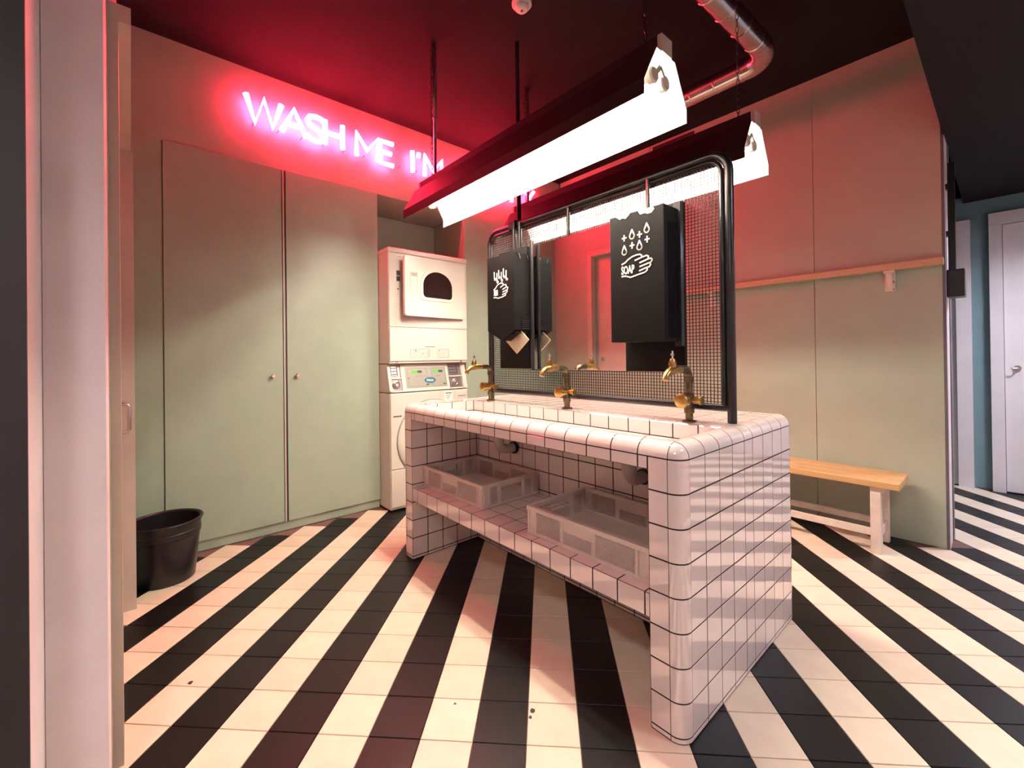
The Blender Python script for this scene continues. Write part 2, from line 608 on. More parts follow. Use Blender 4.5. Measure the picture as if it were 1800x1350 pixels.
# ------------------------------------------------------------------ tiled wash stand
SL, SD, RR, ZT = -1.69, 0.963, 0.044, 0.817
H = ZT + RR
LEG = 0.11
AP = 0.776
BX0, BX1, BY0, BY1, BZ = -1.54, -0.058, 0.058, 0.400, 0.800
UB = 0.45
IN = 0.0009              # joints lie this far behind the tile faces
sink = thing('wash_stand', 'large freestanding white tiled wash trough with rounded edges, shelf and dark joints', 'wash basin', (-0.845, 0.48, 0))
c = MB()
c.box((-LEG + IN, RR, 0), (-IN, SD - RR, ZT)); c.box((-LEG + IN, IN, 0), (-RR, SD - IN, ZT))
c.box((SL + IN, RR, 0), (SL + LEG - IN, SD - RR, ZT)); c.box((SL + RR, IN, 0), (SL + LEG - IN, SD - IN, ZT))
c.box((SL + LEG - 0.01, UB + IN, 0), (-LEG + 0.01, SD - IN, ZT))
c.box((SL + RR, IN, AP + IN), (-RR, BY0 - IN, ZT)); c.box((SL + RR, RR, ZT - .01), (-RR, BY0 - IN, H - IN * 2)); c.box((SL + RR, BY1 + IN, AP + IN), (-RR, SD - RR, H - IN))
c.box((SL + RR, RR, AP + IN), (BX0 - IN, SD - RR, H - IN)); c.box((BX1 + IN, RR, AP + IN), (-RR, SD - RR, H - IN))
c.box((BX0 - 0.01, BY0 - 0.01, AP + IN), (BX1 + 0.01, BY1 + 0.01, BZ - IN))
c.box((SL + LEG - 0.005, 0.005 + IN, 0.325 + IN), (-LEG + 0.005, UB + 0.01, 0.40 - IN))
# rounded joint beds below the edge tiles
rb = RR - IN
for (cx, cy, a0) in ((-RR, RR, -90), (SL + RR, RR, 180), (-RR, SD - RR, 0), (SL + RR, SD - RR, 90)):
    c.prism([(cx, cy)] + arc(cx, cy, rb, a0, a0 + 90, 6), 'z', 0, ZT)
c.prism([(RR, ZT)] + arc(RR, ZT, rb, 90, 180, 6), 'x', SL + RR, -RR)
c.prism([(SD - RR, ZT)] + arc(SD - RR, ZT, rb, 0, 90, 6), 'x', SL + RR, -RR)
c.prism([(-RR, ZT)] + arc(-RR, ZT, rb, 0, 90, 6), 'y', RR, SD - RR)
c.prism([(SL + RR, ZT)] + arc(SL + RR, ZT, rb, 90, 180, 6), 'y', RR, SD - RR)
obj('joint_bed', c, 'grout', sink, label='dark brown joints between the white tiles')

tiles = []   # (matrix, w, h, corners, hidden)
G = 0.0048


def face_tiles(axis, sign, pos, us, vs, hidden=False):
    """rectangular tiles on a plane; us, vs are joint positions of the two other axes"""
    for i in range(len(us) - 1):
        for j in range(len(vs) - 1):
            u0, u1 = sorted((us[i], us[i + 1])); v0, v1 = sorted((vs[j], vs[j + 1]))
            w_, h_ = u1 - u0 - G, v1 - v0 - G
            if w_ < 0.004 or h_ < 0.004:
                continue
            uc, vc = (u0 + u1) / 2, (v0 + v1) / 2
            if axis == 'x':
                P = Vector((pos, uc, vc)); ex, ey, ez = Vector((0, sign, 0)), Vector((0, 0, 1)), Vector((sign, 0, 0))
                cs = [(pos, a, b) for a, b in ((u0, v0), (u1, v0), (u1, v1), (u0, v1))]
            elif axis == 'y':
                P = Vector((uc, pos, vc)); ex, ey, ez = Vector((-sign, 0, 0)), Vector((0, 0, 1)), Vector((0, sign, 0))
                cs = [(a, pos, b) for a, b in ((u0, v0), (u1, v0), (u1, v1), (u0, v1))]
            else:
                P = Vector((uc, vc, pos)); ex, ey, ez = Vector((1, 0, 0)), Vector((0, sign, 0)), Vector((0, 0, sign))
                cs = [(a, b, pos) for a, b in ((u0, v0), (u1, v0), (u1, v1), (u0, v1))]
            M = Matrix(((ex.x, ey.x, ez.x, P.x), (ex.y, ey.y, ez.y, P.y), (ex.z, ey.z, ez.z, P.z), (0, 0, 0, 1)))
            tilt = Matrix.Rotation(random.uniform(-.003, .003), 4, 'X') @ Matrix.Rotation(random.uniform(-.003, .003), 4, 'Y')
            facing = (CAM - P).dot(ez) > 0
            ar = seen_area(cs) if (facing and not hidden) else 0
            tiles.append((ar, M @ tilt, round(w_, 4), round(h_, 4)))


ROWS = [ZT - 0.1 * k for k in range(9)] + [0.001]
XS = [-RR - 0.1 * k for k in range(17)]          # lattice along the front, down to -1.644
XS[-1] = SL + RR
YS = [RR, .144, .244, .344, .444, .519, .619, .719, .819, SD - RR]
face_tiles('x', 1, 0.0, YS, ROWS)
face_tiles('x', -1, SL, YS, ROWS, True)
face_tiles('y', -1, 0.0, [-LEG, -RR], ROWS)
face_tiles('y', -1, 0.0, [SL + RR, SL + LEG], ROWS)
ax = [-LEG] + [x for x in XS if SL + LEG + .005 < x < -LEG - .005] + [SL + LEG]
face_tiles('y', -1, 0.0, ax, [AP, ZT])
face_tiles('y', 1, SD, XS, ROWS, True)
face_tiles('x', 1, SL + LEG, [0.0, .098, .198, .298, .398, UB], ROWS)
face_tiles('x', -1, -LEG, [0.0, .098, .198, .298, .398, UB], ROWS, True)
ux = [SL + LEG] + [-1.56 + .1 * k for k in range(15)] + [-LEG]
face_tiles('y', -1, UB, ux, [z for z in ROWS if z < AP])
sx_ = [-LEG] + [-.128 - .1 * k for k in range(15)] + [SL + LEG]
face_tiles('y', -1, 0.005, sx_, [0.325, 0.40])
face_tiles('z', 1, 0.40, sx_, [0.005, .105, .205, .305, .405, UB])
face_tiles('z', -1, 0.325, sx_, [0.005, .105, .205, .305, .405, UB], True)
bxs = [BX1] + [x for x in XS if BX0 + .02 < x < BX1 - .02] + [BX0]
face_tiles('y', -1, BY1, bxs, [BZ, H])
face_tiles('y', 1, BY0, bxs, [BZ, H - 0.002], True)
face_tiles('x', -1, BX1, [BY0, .144, .244, .344, BY1], [BZ, H], True)
face_tiles('x', 1, BX0, [BY0, .144, .244, .344, BY1], [BZ, H])
face_tiles('z', 1, BZ, bxs, [BY0, .144, .244, .344, BY1])
face_tiles('z', 1, H, XS, [BY1, .434, .534, .634, .734, .834, SD - RR])
face_tiles('z', 1, H, [BX0, SL + RR], [RR, .144, .244, .344, BY1])
face_tiles('z', -1, AP, ax, [0.0, .1, .2, .3, .4, UB], True)

tiles.sort(key=lambda t: -t[0])
cache = {}
rest = MB()
bs = wloc(sink)
for k, (ar, M, w_, h_) in enumerate(tiles):
    if (w_, h_) not in cache:
        cache[(w_, h_)] = tile_mesh(w_, h_, 0.006, 0.0007, 'tile_white', 'tile')
    me = cache[(w_, h_)]
    if k < 300 and ar > 6:
        o = bpy.data.objects.new('tile', me)
        COL.objects.link(o)
        o.parent = sink
        o.matrix_local = Matrix.Translation(-bs) @ M
    else:
        rest.add([M @ v.co for v in me.vertices], [tuple(p.vertices) for p in me.polygons])
obj('tile_field', rest, 'tile_white', sink, kind='stuff')


def quarter(L, flat=0.0, n=7, t=0.010, sides=True):
    """rounded edge tile along +X: arc from (y=0,z=0) to (y=RR,z=RR), then a flat strip"""
    prof = [(RR - RR * math.cos(PI / 2 * i / n), RR * math.sin(PI / 2 * i / n)) for i in range(n + 1)]
    if flat:
        prof.append((RR + flat, RR))
    inner = [(RR - (RR - t) * math.cos(PI / 2 * i / n), (RR - t) * math.sin(PI / 2 * i / n)) for i in range(n + 1)]
    if flat:
        inner.append((RR + flat, RR - t))
    m = len(prof)
    vs = []
    for x in (-L / 2, L / 2):
        vs += [(x, y, z) for y, z in prof] + [(x, y, z) for y, z in inner]
    fs = []
    for i in range(m - 1):
        fs += [(i, i + 1, 2 * m + i + 1, 2 * m + i)]
        fs += [(i, m + i, m + i + 1, i + 1), (2 * m + i, 2 * m + i + 1, 3 * m + i + 1, 3 * m + i)]
    fs += [(0, 2 * m, 3 * m, m), (m - 1, 2 * m - 1, 4 * m - 1, 3 * m - 1)]
    mb = MB().add(vs, fs)
    me = mb.mesh('edge_tile', smooth=True)
    me.materials.append(MATS['tile_white'])
    return me


qc = {}


def edge_tile(L, flat, M):
    key = (round(L, 4), flat)
    if key not in qc:
        qc[key] = quarter(L, flat)
    o = bpy.data.objects.new('edge_tile', qc[key])
    COL.objects.link(o)
    o.parent = sink
    o.matrix_local = Matrix.Translation(-bs) @ M


FLT = 0.013
for i in range(len(XS) - 1):
    xc = (XS[i] + XS[i + 1]) / 2; L = XS[i] - XS[i + 1] - G
    edge_tile(L, FLT, Matrix.Translation((xc, 0, ZT + 0.0015)))
    edge_tile(L, FLT, Matrix.Translation((xc, SD, ZT + 0.0015)) @ Matrix.Rotation(PI, 4, 'Z'))
for i in range(len(YS) - 1):
    yc = (YS[i] + YS[i + 1]) / 2; L = YS[i + 1] - YS[i] - G
    edge_tile(L, FLT, Matrix.Translation((0, yc, ZT + 0.0015)) @ Matrix.Rotation(PI / 2, 4, 'Z'))
    edge_tile(L, FLT, Matrix.Translation((SL, yc, ZT + 0.0015)) @ Matrix.Rotation(-PI / 2, 4, 'Z'))
# corner columns and rounded corner caps
for (cx, cy, rz) in ((0, 0, 0), (SL, 0, -PI / 2), (0, SD, PI / 2), (SL, SD, PI)):
    for j in range(len(ROWS) - 1):
        zc = (ROWS[j] + ROWS[j + 1]) / 2; L = ROWS[j] - ROWS[j + 1] - G
        if L < 0.004:
            continue
        # stand the quarter tile upright: its length along Z, arc round the corner
        Mr = Matrix(((0, 0, -1, 0), (0, 1, 0, 0), (1, 0, 0, 0), (0, 0, 0, 1)))
        Mu = Matrix(((0, 1, 0, -RR), (0, 0, -1, RR), (-1, 0, 0, 0), (0, 0, 0, 1)))
        # profile (y: 0..RR, z: 0..RR) -> x = -RR + z, y = y
        Mu = Matrix(((0, 0, 1, -RR), (0, 1, 0, 0), (-1, 0, 0, 0), (0, 0, 0, 1)))
        edge_tile(L, 0.0, Matrix.Translation((cx, cy, zc)) @ Matrix.Rotation(rz, 4, 'Z') @ Mu)
oc = MB()
n = 6
vs = []
for i in range(n + 1):
    for j in range(n + 1):
        th = PI / 2 * i / n; ph = PI / 2 * j / n
        vs.append((-RR + (RR - .001) * math.cos(th) * math.cos(ph), RR - (RR - .001) * math.cos(th) * math.sin(ph), (RR - .001) * math.sin(th)))
fs = [(i * (n + 1) + j, i * (n + 1) + j + 1, (i + 1) * (n + 1) + j + 1, (i + 1) * (n + 1) + j) for i in range(n) for j in range(n)]
k0 = len(vs)
vs.append((-RR, RR, 0))
oc.add(vs, fs)
cme = oc.mesh('corner_tile', smooth=True)
cme.materials.append(MATS['tile_white'])
for (cx, cy, rz) in ((0, 0, 0), (SL, 0, -PI / 2), (0, SD, PI / 2), (SL, SD, PI)):
    o = bpy.data.objects.new('corner_tile', cme)
    COL.objects.link(o)
    o.parent = sink
    o.matrix_local = Matrix.Translation(-bs) @ Matrix.Translation((cx, cy, ZT + 0.0015)) @ Matrix.Rotation(rz, 4, 'Z')
# drains below the basin
for dx in (-1.215, -0.395):
    p = MB()
    DZ = 0.615
    p.tube([(dx, 0.33, AP + .012), (dx, 0.33, DZ + .045)], 0.030, 14)
    pts = [(dx, 0.33, DZ + .055)] + [(dx, 0.33 + .045 - .045 * math.cos(a), DZ + .045 - .045 * math.sin(a)) for a in [PI / 2 * q / 6 for q in range(7)]] + [(dx, UB + .004, DZ)]
    p.tube(pts, 0.024, 14)
    dr = obj('drain_pipe', p, 'pipe_plastic', sink, True, label='grey plastic drain elbow under the basin')
    obj('wall_collar', MB().lathe([(0.034, 0), (0.034, 0.012), (0.026, 0.02)], (dx, UB - .02, DZ), 'y', 16), 'black_plastic', dr, True)

# ------------------------------------------------------------------ taps
tap_labels = {-0.204: 'old brass tap nearest the right corner of the trough, below the soap box',
              -0.832: 'middle brass tap of the three, in front of the mirror',
              -1.440: 'brass tap nearest the washing machine, below the hand dryer'}
for tx, lb in tap_labels.items():
    ty = 0.455
    t = thing('brass_tap', lb, 'tap', (tx, ty, H), 'brass taps behind the trough')
    p = MB()
    z0 = H
    p.lathe([(0.026, 0.0), (0.026, 0.006), (0.018, 0.008)], (tx, ty, z0), 'z', 16)
    p.tube([(tx, ty, z0 + .004), (tx, ty, z0 + 0.17)] + [(tx, ty - .035 + .035 * math.cos(a), z0 + .17 + .035 * math.sin(a)) for a in [PI / 2 * q / 6 for q in range(1, 7)]] + [(tx, ty - .075, z0 + .205)], 0.0145, 14)
    for zz in (0.045, 0.10, 0.165):
        p.lathe([(0.0145, -0.012), (0.019, -0.010), (0.019, 0.010), (0.0145, 0.012)], (tx, ty, z0 + zz), 'z', 14)
    obj('riser_pipe', p, 'old_brass', t, True, label='dark tarnished brass riser pipe')
    v = MB()
    v.lathe([(0.016, 0.0), (0.020, -0.012), (0.022, -0.03), (0.026, -0.034), (0.027, -0.056), (0.021, -0.060), (0.010, -0.062)], (tx, ty - .008, z0 + .085), 'y', 18)
    v.lathe([(0.012, 0.0), (0.012, 0.03), (0.017, 0.032), (0.017, 0.042)], (tx + .010, ty, z0 + .085), 'x', 14)
    obj('stop_valve', v, 'brass', t, True, label='round brass stop valve')
    s = MB()
    s.tube([(tx, ty - .07, z0 + .205), (tx, ty - .095, z0 + .206), (tx, ty - .120, z0 + .204), (tx, ty - .150, z0 + .198), (tx, ty - .168, z0 + .186), (tx, ty - .176, z0 + .168)],
           0.012, 14, rs=[0.016, 0.015, 0.018, 0.014, 0.012, 0.0125])
    obj('spout', s, 'brass', t, True, label='bright brass spout')
    b = MB().lathe([(0.013, 0.0), (0.015, 0.012), (0.011, 0.026), (0.008, 0.032)], (tx, ty - .122, z0 + .214), 'z', 14)
    obj('bonnet', b, 'brass', t, True)
    st = MB().tube([(tx, ty - .122, z0 + .244), (tx, ty - .122, z0 + .275)], 0.0035, 8)
    st.bar((tx, ty - .128, z0 + .262), (tx, ty - .116, z0 + .262), 0.010, 0.006)
    obj('spindle', st, 'steel', t, label='bare steel spindle without handle')

# ------------------------------------------------------------------ crates
def crate(label, x0, x1, y0, y1, z0):
    hgt = 0.112
    t = thing('plastic_crate', label, 'crate', ((x0 + x1) / 2, (y0 + y1) / 2, z0), 'plastic crates on the shelf')
    T = 0.005
    fl = MB()
    fl.box((x0 + .006, y0 + .006, z0 + .003), (x1 - .006, y1 - .006, z0 + .010))
    obj('base', fl, 'crate_plastic', t)
    rim = MB()
    for (a, b) in (((x0 - .006, y0 - .006), (x1 + .006, y0 + .010)), ((x0 - .006, y1 - .010), (x1 + .006, y1 + .006)),
                   ((x0 - .006, y0 + .010), (x0 + .010, y1 - .010)), ((x1 - .010, y0 + .010), (x1 + .006, y1 - .010))):
        rim.box((a[0], a[1], z0 + hgt - .016), (b[0], b[1], z0 + hgt))
        rim.box((a[0] + .002, a[1] + .002, z0), (b[0] - .002, b[1] - .002, z0 + .014))
    obj('rim', rim, 'crate_plastic', t)
    zb, zt = z0 + .014, z0 + hgt - .016

    def lattice(mb, axis, pos, u0, u1, v0, v1, pitch=0.0095, w=0.0026):
        du = u1 - u0; dv = v1 - v0
        for sgn in (1, -1):
            k = -dv
            while k < du:
                # line u = u0 + k + s, v = v0 + s (or mirrored)
                s0 = max(0, -k); s1 = min(dv, du - k)
                if s1 - s0 > 0.002:
                    pa = (u0 + k + s0, v0 + s0) if sgn > 0 else (u1 - k - s0, v0 + s0)
                    pb = (u0 + k + s1, v0 + s1) if sgn > 0 else (u1 - k - s1, v0 + s1)
                    if axis == 'y':
                        mb.bar((pa[0], pos, pa[1]), (pb[0], pos, pb[1]), w, 0.003, (0, 1, 0))
                    else:
                        mb.bar((pos, pa[0], pa[1]), (pos, pb[0], pb[1]), w, 0.003, (1, 0, 0))
                k += pitch
    W = x1 - x0; D = y1 - y0
    for yy, sg in ((y0 + .003, -1), (y1 - .003, 1)):
        posts = [(0.0, 0.08), (0.31, 0.35), (0.58, 0.62), (0.90, 1.0)]
        for a, b in posts:
            obj('side_post', MB().box((x0 + a * W, yy - T / 2, zb), (x0 + b * W, yy + T / 2, zt)), 'crate_plastic', t)
        for a in (0.0, 0.075, 0.33, 0.60, 0.91, 0.985):
            obj('rib', MB().box((x0 + a * W, yy + sg * .0, z0 + .004), (x0 + a * W + .008, yy + sg * .008, z0 + hgt - .004)), 'crate_plastic', t)
        obj('side_panel', MB().box((x0 + .35 * W, yy - T / 2, zb + .045), (x0 + .58 * W, yy + T / 2, zt)), 'crate_plastic', t)
        lm = MB()
        lattice(lm, 'y', yy, x0 + .08 * W, x0 + .31 * W, zb, zt)
        lattice(lm, 'y', yy, x0 + .35 * W, x0 + .58 * W, zb, zb + .045)
        lattice(lm, 'y', yy, x0 + .62 * W, x0 + .90 * W, zb, zt)
        obj('lattice_side', lm, 'crate_plastic', t, kind='stuff')
    for xx, sg in ((x0 + .003, -1), (x1 - .003, 1)):
        fr = MB()
        for a, b in ((0.0, 0.10), (0.24, 0.31), (0.69, 0.76), (0.90, 1.0)):
            fr.box((xx - T / 2, y0 + a * D, zb), (xx + T / 2, y0 + b * D, zt))
        for a in (0.01, 0.10, 0.27, 0.71, 0.88, 0.97):
            fr.box((xx, y0 + a * D, z0 + .004), (xx + sg * .008, y0 + a * D + .008, z0 + hgt - .004))
        fr.box((xx - T / 2, y0 + .31 * D, zt - .012), (xx + T / 2, y0 + .69 * D, zt))
        lm = MB()
        lattice(lm, 'x', xx, y0 + .31 * D, y0 + .69 * D, zb, zb + .042)
        lattice(lm, 'x', xx, y0 + .10 * D, y0 + .24 * D, zb, zt)
        lattice(lm, 'x', xx, y0 + .76 * D, y0 + .90 * D, zb, zt)
        obj('lattice_end', lm, 'crate_plastic', t, kind='stuff')
        obj('end_frame', fr, 'crate_plastic', t)


crate('white perforated plastic crate on the shelf beside the washing machine end', -1.568, -1.030, 0.075, 0.437, 0.401)
crate('white perforated plastic crate on the shelf beside the near right leg', -0.690, -0.135, 0.050, 0.412, 0.401)

# ------------------------------------------------------------------ mirror stand
FY = 0.515
ms = thing('mirror_stand', 'black tubular steel frame with wire mesh standing on the tiled trough', 'frame', (-0.78, FY, H))
FXL, FXR, FZT = -1.505, -0.068, 1.885


def frame_path(x0, x1, zb, zt, r, n=7):
    pts = [(x0, zb)] + [(x0 + r - r * math.cos(PI / 2 * i / n), zt - r + r * math.sin(PI / 2 * i / n)) for i in range(n + 1)]
    pts += [(x1 - r + r * math.sin(PI / 2 * i / n), zt - r + r * math.cos(PI / 2 * i / n)) for i in range(n + 1)] + [(x1, zb)]
    return pts


obj('outer_tube', MB().tube([(x, FY, z) for x, z in frame_path(FXL, FXR, H + .002, FZT, 0.075)], 0.0165, 14), 'black_metal', ms, True)
obj('inner_tube', MB().tube([(x, FY - .006, z) for x, z in frame_path(FXL + .024, FXR - .024, 0.925, FZT - .024, 0.055)], 0.009, 10), 'black_metal', ms, True)
obj('bottom_rail', MB().tube([(FXL, FY, 0.918), (FXR, FY, 0.918)], 0.015, 10), 'black_metal', ms, True)
mesh_w = MB()
MX0, MX1, MZ0, MZ1 = FXL + .02, FXR - .02, 0.925, FZT - .02
pitch = 0.0135
x = MX0
while x < MX1:
    zt = MZ1 - (0.04 if min(x - MX0, MX1 - x) < .03 else 0.0)
    mesh_w.bar((x, FY + .004, MZ0), (x, FY + .004, zt), 0.0026, 0.0026, (0, 1, 0))
    x += pitch
z = MZ0
while z < MZ1:
    xa, xb = (MX0, MX1) if MZ1 - z > .04 else (MX0 + .04, MX1 - .04)
    mesh_w.bar((xa, FY + .0066, z), (xb, FY + .0066, z), 0.0026, 0.0026, (0, 1, 0))
    z += pitch
obj('wire_mesh', mesh_w, 'black_metal', ms, kind='stuff', label='square woven wire mesh')
for xx in (-0.845, -0.395):
    obj('hanger_rod', MB().tube([(xx, FY - .018, 1.735), (xx, FY - .018, FZT - .01)], 0.008, 8), 'black_metal', ms, True)
for xx in (-1.255, -1.205):
    obj('hanger_rod', MB().tube([(xx, FY - .020, 1.60), (xx, FY - .020, FZT)], 0.010, 8), 'black_metal', ms, True)
obj('stand_pole', MB().tube([(-1.271, FY + .034, 1.75), (-1.271, FY + .034, ZC)], 0.013, 10), 'black_metal', ms, True,
    label='thin black pole up to the ceiling')
cl = MB()
cl.rbox((-1.298, FY - .03, FZT - .03), (-1.244, FY + .05, FZT + .025), 0.006, 2)
obj('pole_clamp', cl, 'black_metal', ms)
# plates left and right of the mirror
obj('left_plate', MB().rbox((-1.372, FY - .040, 1.055), (-1.132, FY - .012, 1.735), 0.002, 1), 'black_plate', ms)
obj('right_plate', MB().rbox((-0.505, FY - .036, 1.052), (-0.232, FY - .012, 1.735), 0.002, 1), 'black_plate', ms)
obj('edge_tube', MB().tube([(-1.086, FY - .046, 1.05), (-1.086, FY - .046, 1.75)], 0.010, 10), 'black_metal', ms, True)

mi = thing('mirror', 'wide frameless mirror hung on the black wire mesh stand', 'mirror', (-0.82, FY - .02, 1.05))
obj('backing', MB().box((-1.120, FY - .016, 1.050), (-0.508, FY - .010, 1.732)), 'black_plate', mi)
obj('glass', MB().rbox((-1.118, FY - .022, 1.052), (-0.508, FY - .0165, 1.730), 0.001, 1), 'mirror', mi)

# ------------------------------------------------------------------ soap dispenser
SXa, SXb, SYf, SZa, SZb = -0.487, -0.240, 0.350, 1.176, 1.698
so = thing('soap_dispenser', 'tall black metal soap box with white soap and hand pictogram', 'soap dispenser', ((SXa + SXb) / 2, 0.45, SZa))
obj('housing', MB().rbox((SXa, SYf, SZa), (SXb, FY - .037, SZb), 0.003, 2), 'black_plate', so)
sd = MB()
for k in range(6):
    yy = SYf + .03 + k * .013
    sd.box((SXb - .001, yy, SZa + .01), (SXb + .003, yy + .006, SZb - .06))
obj('side_ribs', sd, 'black_plate', so)
obj('mounting_rail', MB().box((SXb - .02, FY - .060, SZa - .02), (SXb + .010, FY - .037, SZb + .03)), 'black_metal', so)
wp = MB()
wy0, wy1 = SYf - .0012, SYf + .001
wp.prism([(SXa + .03, SZb - .002), (SXa + .05, SZb - .017), (SXa + .064, SZb - .014), (SXa + .078, SZb - .02), (SXa + .094, SZb - .008), (SXa + .10, SZb - .002)], 'y', wy0, wy1)
wp.prism([(SXa + .135, SZb - .002), (SXa + .145, SZb - .019), (SXa + .165, SZb - .018), (SXa + .178, SZb - .024), (SXa + .196, SZb - .024), (SXa + .208, SZb - .012), (SXa + .202, SZb - .002)], 'y', wy0, wy1)
obj('worn_patch', wp, 'worn_patch', so, label='bare patches of flaked paint along the top edge')


def icon_soap(ox, oz, s):
    """pictogram in its own unit square, about 1.25 wide and 1.9 high"""
    y0, y1 = SYf - .0014, SYf + .001
    m = MB()

    def P(u, v):
        return (ox + u * s, oz + v * s)

    def stroke(pts, w=.052, closed=False):
        m.ribbon([P(*p) for p in pts], w * s, 'y', y0, y1, closed)

    def drop(u, v):
        pts = [(u, v + .21)] + [(u + .10 * math.cos(a), v - .03 + .10 * math.sin(a)) for a in [math.radians(30 - 240 * i / 10) for i in range(11)]]
        stroke(pts, .05, True)

    def plus(u, v):
        stroke([(u - .085, v), (u + .085, v)], .05)
        stroke([(u, v - .105), (u, v + .105)], .05)
    drop(.50, 1.42); drop(1.12, 1.52); drop(.16, .88); drop(.81, .95)
    plus(.16, 1.38); plus(.82, 1.38); plus(1.13, 1.14); plus(.50, 1.04)
    # hand
    stroke([(.05, .40), (.18, .44), (.32, .54), (.50, .62), (.68, .65), (.82, .65), (.90, .60), (.90, .53)])
    stroke([(.62, .46), (.92, .53), (1.10, .56), (1.17, .52), (1.17, .45)])
    stroke([(.82, .34), (1.20, .43), (1.29, .42), (1.32, .36), (1.28, .30), (1.20, .27)])
    stroke([(.82, .20), (1.22, .28)]); stroke([(1.22, .28), (1.26, .20), (1.20, .13), (1.10, .12)])
    stroke([(.80, .05), (1.08, .12)]); stroke([(1.10, .12), (1.12, .03), (1.02, -.04), (.70, -.09), (.42, -.14), (.28, -.09), (.18, -.06), (.04, -.06)])
    return m, P


m, P = icon_soap(-0.434, 1.452, 0.108)
obj('hand_pictogram', m, 'print_white', so, label='white drops, plus signs and hand')
tx = text_mb('SOAP', 0.050, 0.0013)
tx.xf(Matrix.Translation((-0.432, SYf - .0012, 1.4535)) @ Matrix(((.50, 0, 0, 0), (0, 0, 1, 0), (0, .92, 0, 0), (0, 0, 0, 1))))
obj('lettering', tx, 'print_white', so, label='white lettering SOAP')

# ------------------------------------------------------------------ hand dryer
DXa, DXb, DYf, DZa, DZb = -1.325, -1.098, 0.350, 1.268, 1.678
hd = thing('hand_dryer', 'black hand dryer box with pointed bottom and white hand pictogram', 'hand dryer', ((DXa + DXb) / 2, 0.44, 1.214))
xm = (DXa + DXb) / 2
obj('housing', MB().prism([(DXa, DZb), (DXa, DZa), (xm, 1.214), (DXb, DZa), (DXb, DZb)], 'y', DYf, FY - .048), 'black_plate', hd)
lv = MB()
for k in range(6):
    f = k / 6
    x0 = xm + .012 + (DXb - xm - .02) * f; z0 = 1.214 + (DZa - 1.214) * (x0 - xm) / (DXb - xm)
    lv.box((x0, DYf + .02, z0 - .010), (x0 + .010, FY - .06, z0 + .001))
for k in range(6):
    zz = 1.272 + k * .011
    lv.box((DXb - .001, DYf + .05, zz), (DXb + .005, FY - .06, zz + .005))
obj('louvre', lv, 'black_metal', hd)
tc_ = MB()
for (u0, u1) in ((.02, .025), (.10, .105), (.20, .205)):
    pass
for yy in (DYf + .03, FY - .075):
    tc_.bar((DXb + .002, yy, DZb - .005), (DXb + .002, yy + .012, DZb - .032), .004, .006, (1, 0, 0))
obj('edge_clip', tc_, 'steel', hd)
dp = MB()
cxd, czd, hw, hh, yd = -1.150, 1.216, 0.096, 0.078, 0.408
dp.prism([(cxd - hw, czd), (cxd, czd + hh), (cxd + hw, czd - .004), (cxd, czd - hh)], 'y', yd, yd + .006)
obj('metal_flap', dp, 'brushed_plate', hd, label='diamond shaped brushed metal flap')
m = MB()
y0, y1 = DYf - .0014, DYf + .001
ox, oz, s = -1.272, 1.455, 0.100


def st(pts, w=.055, closed=False):
    m.ribbon([(ox + a * s, oz + b * s) for a, b in pts], w * s, 'y', y0, y1, closed)


for (u, vt, vb) in ((.10, 1.36, .98), (.32, 1.28, .80), (.48, 1.42, 1.02), (.70, 1.28, .82), (.88, 1.44, 1.00), (1.10, 1.32, .84)):
    st([(u, vt), (u, vb)] + [(u + .06 - .06 * math.cos(a), vb - .06 * math.sin(a)) for a in [PI * q / 5 for q in range(6)]] + [(u + .06, vb + .05)], .06)
st([(.05, .40), (.20, .48), (.38, .64), (.62, .70), (.82, .66), (.86, .56)])
st([(.62, .48), (.92, .58), (1.08, .56), (1.10, .46)])
st([(.80, .34), (1.14, .44), (1.24, .38), (1.18, .28), (.82, .20)])
st([(1.16, .28), (1.18, .18), (1.08, .12), (.78, .06)])
st([(1.06, .12), (1.04, .0), (.80, -.06), (.40, -.10), (.22, -.04), (.04, -.04)])
obj('hand_pictogram', m, 'print_white', hd, label='white air streams and hand')
m2 = MB().box((ox + .06 * s, y0, oz + .06 * s), (ox + .38 * s, y1, oz + .36 * s))
obj('print_block', m2, 'print_white', hd)

# ------------------------------------------------------------------ lamps
def chain(x, y, z0, z1):
    mb = MB()
    k = 0
    L = 0.030
    z = z0
    while z < z1 - .005:
        n = 10
        pts = []
        for i in range(n + 1):
            a = 2 * PI * i / n
            u = .0065 * math.cos(a); v = (L * .62) * math.sin(a)
            pts.append((x + (u if k % 2 else 0), y + (0 if k % 2 else u), min(z + L / 2 + v, z1)))
        mb.tube(pts, 0.0017, 5, cap=False)
        z += L
        k += 1
    return mb


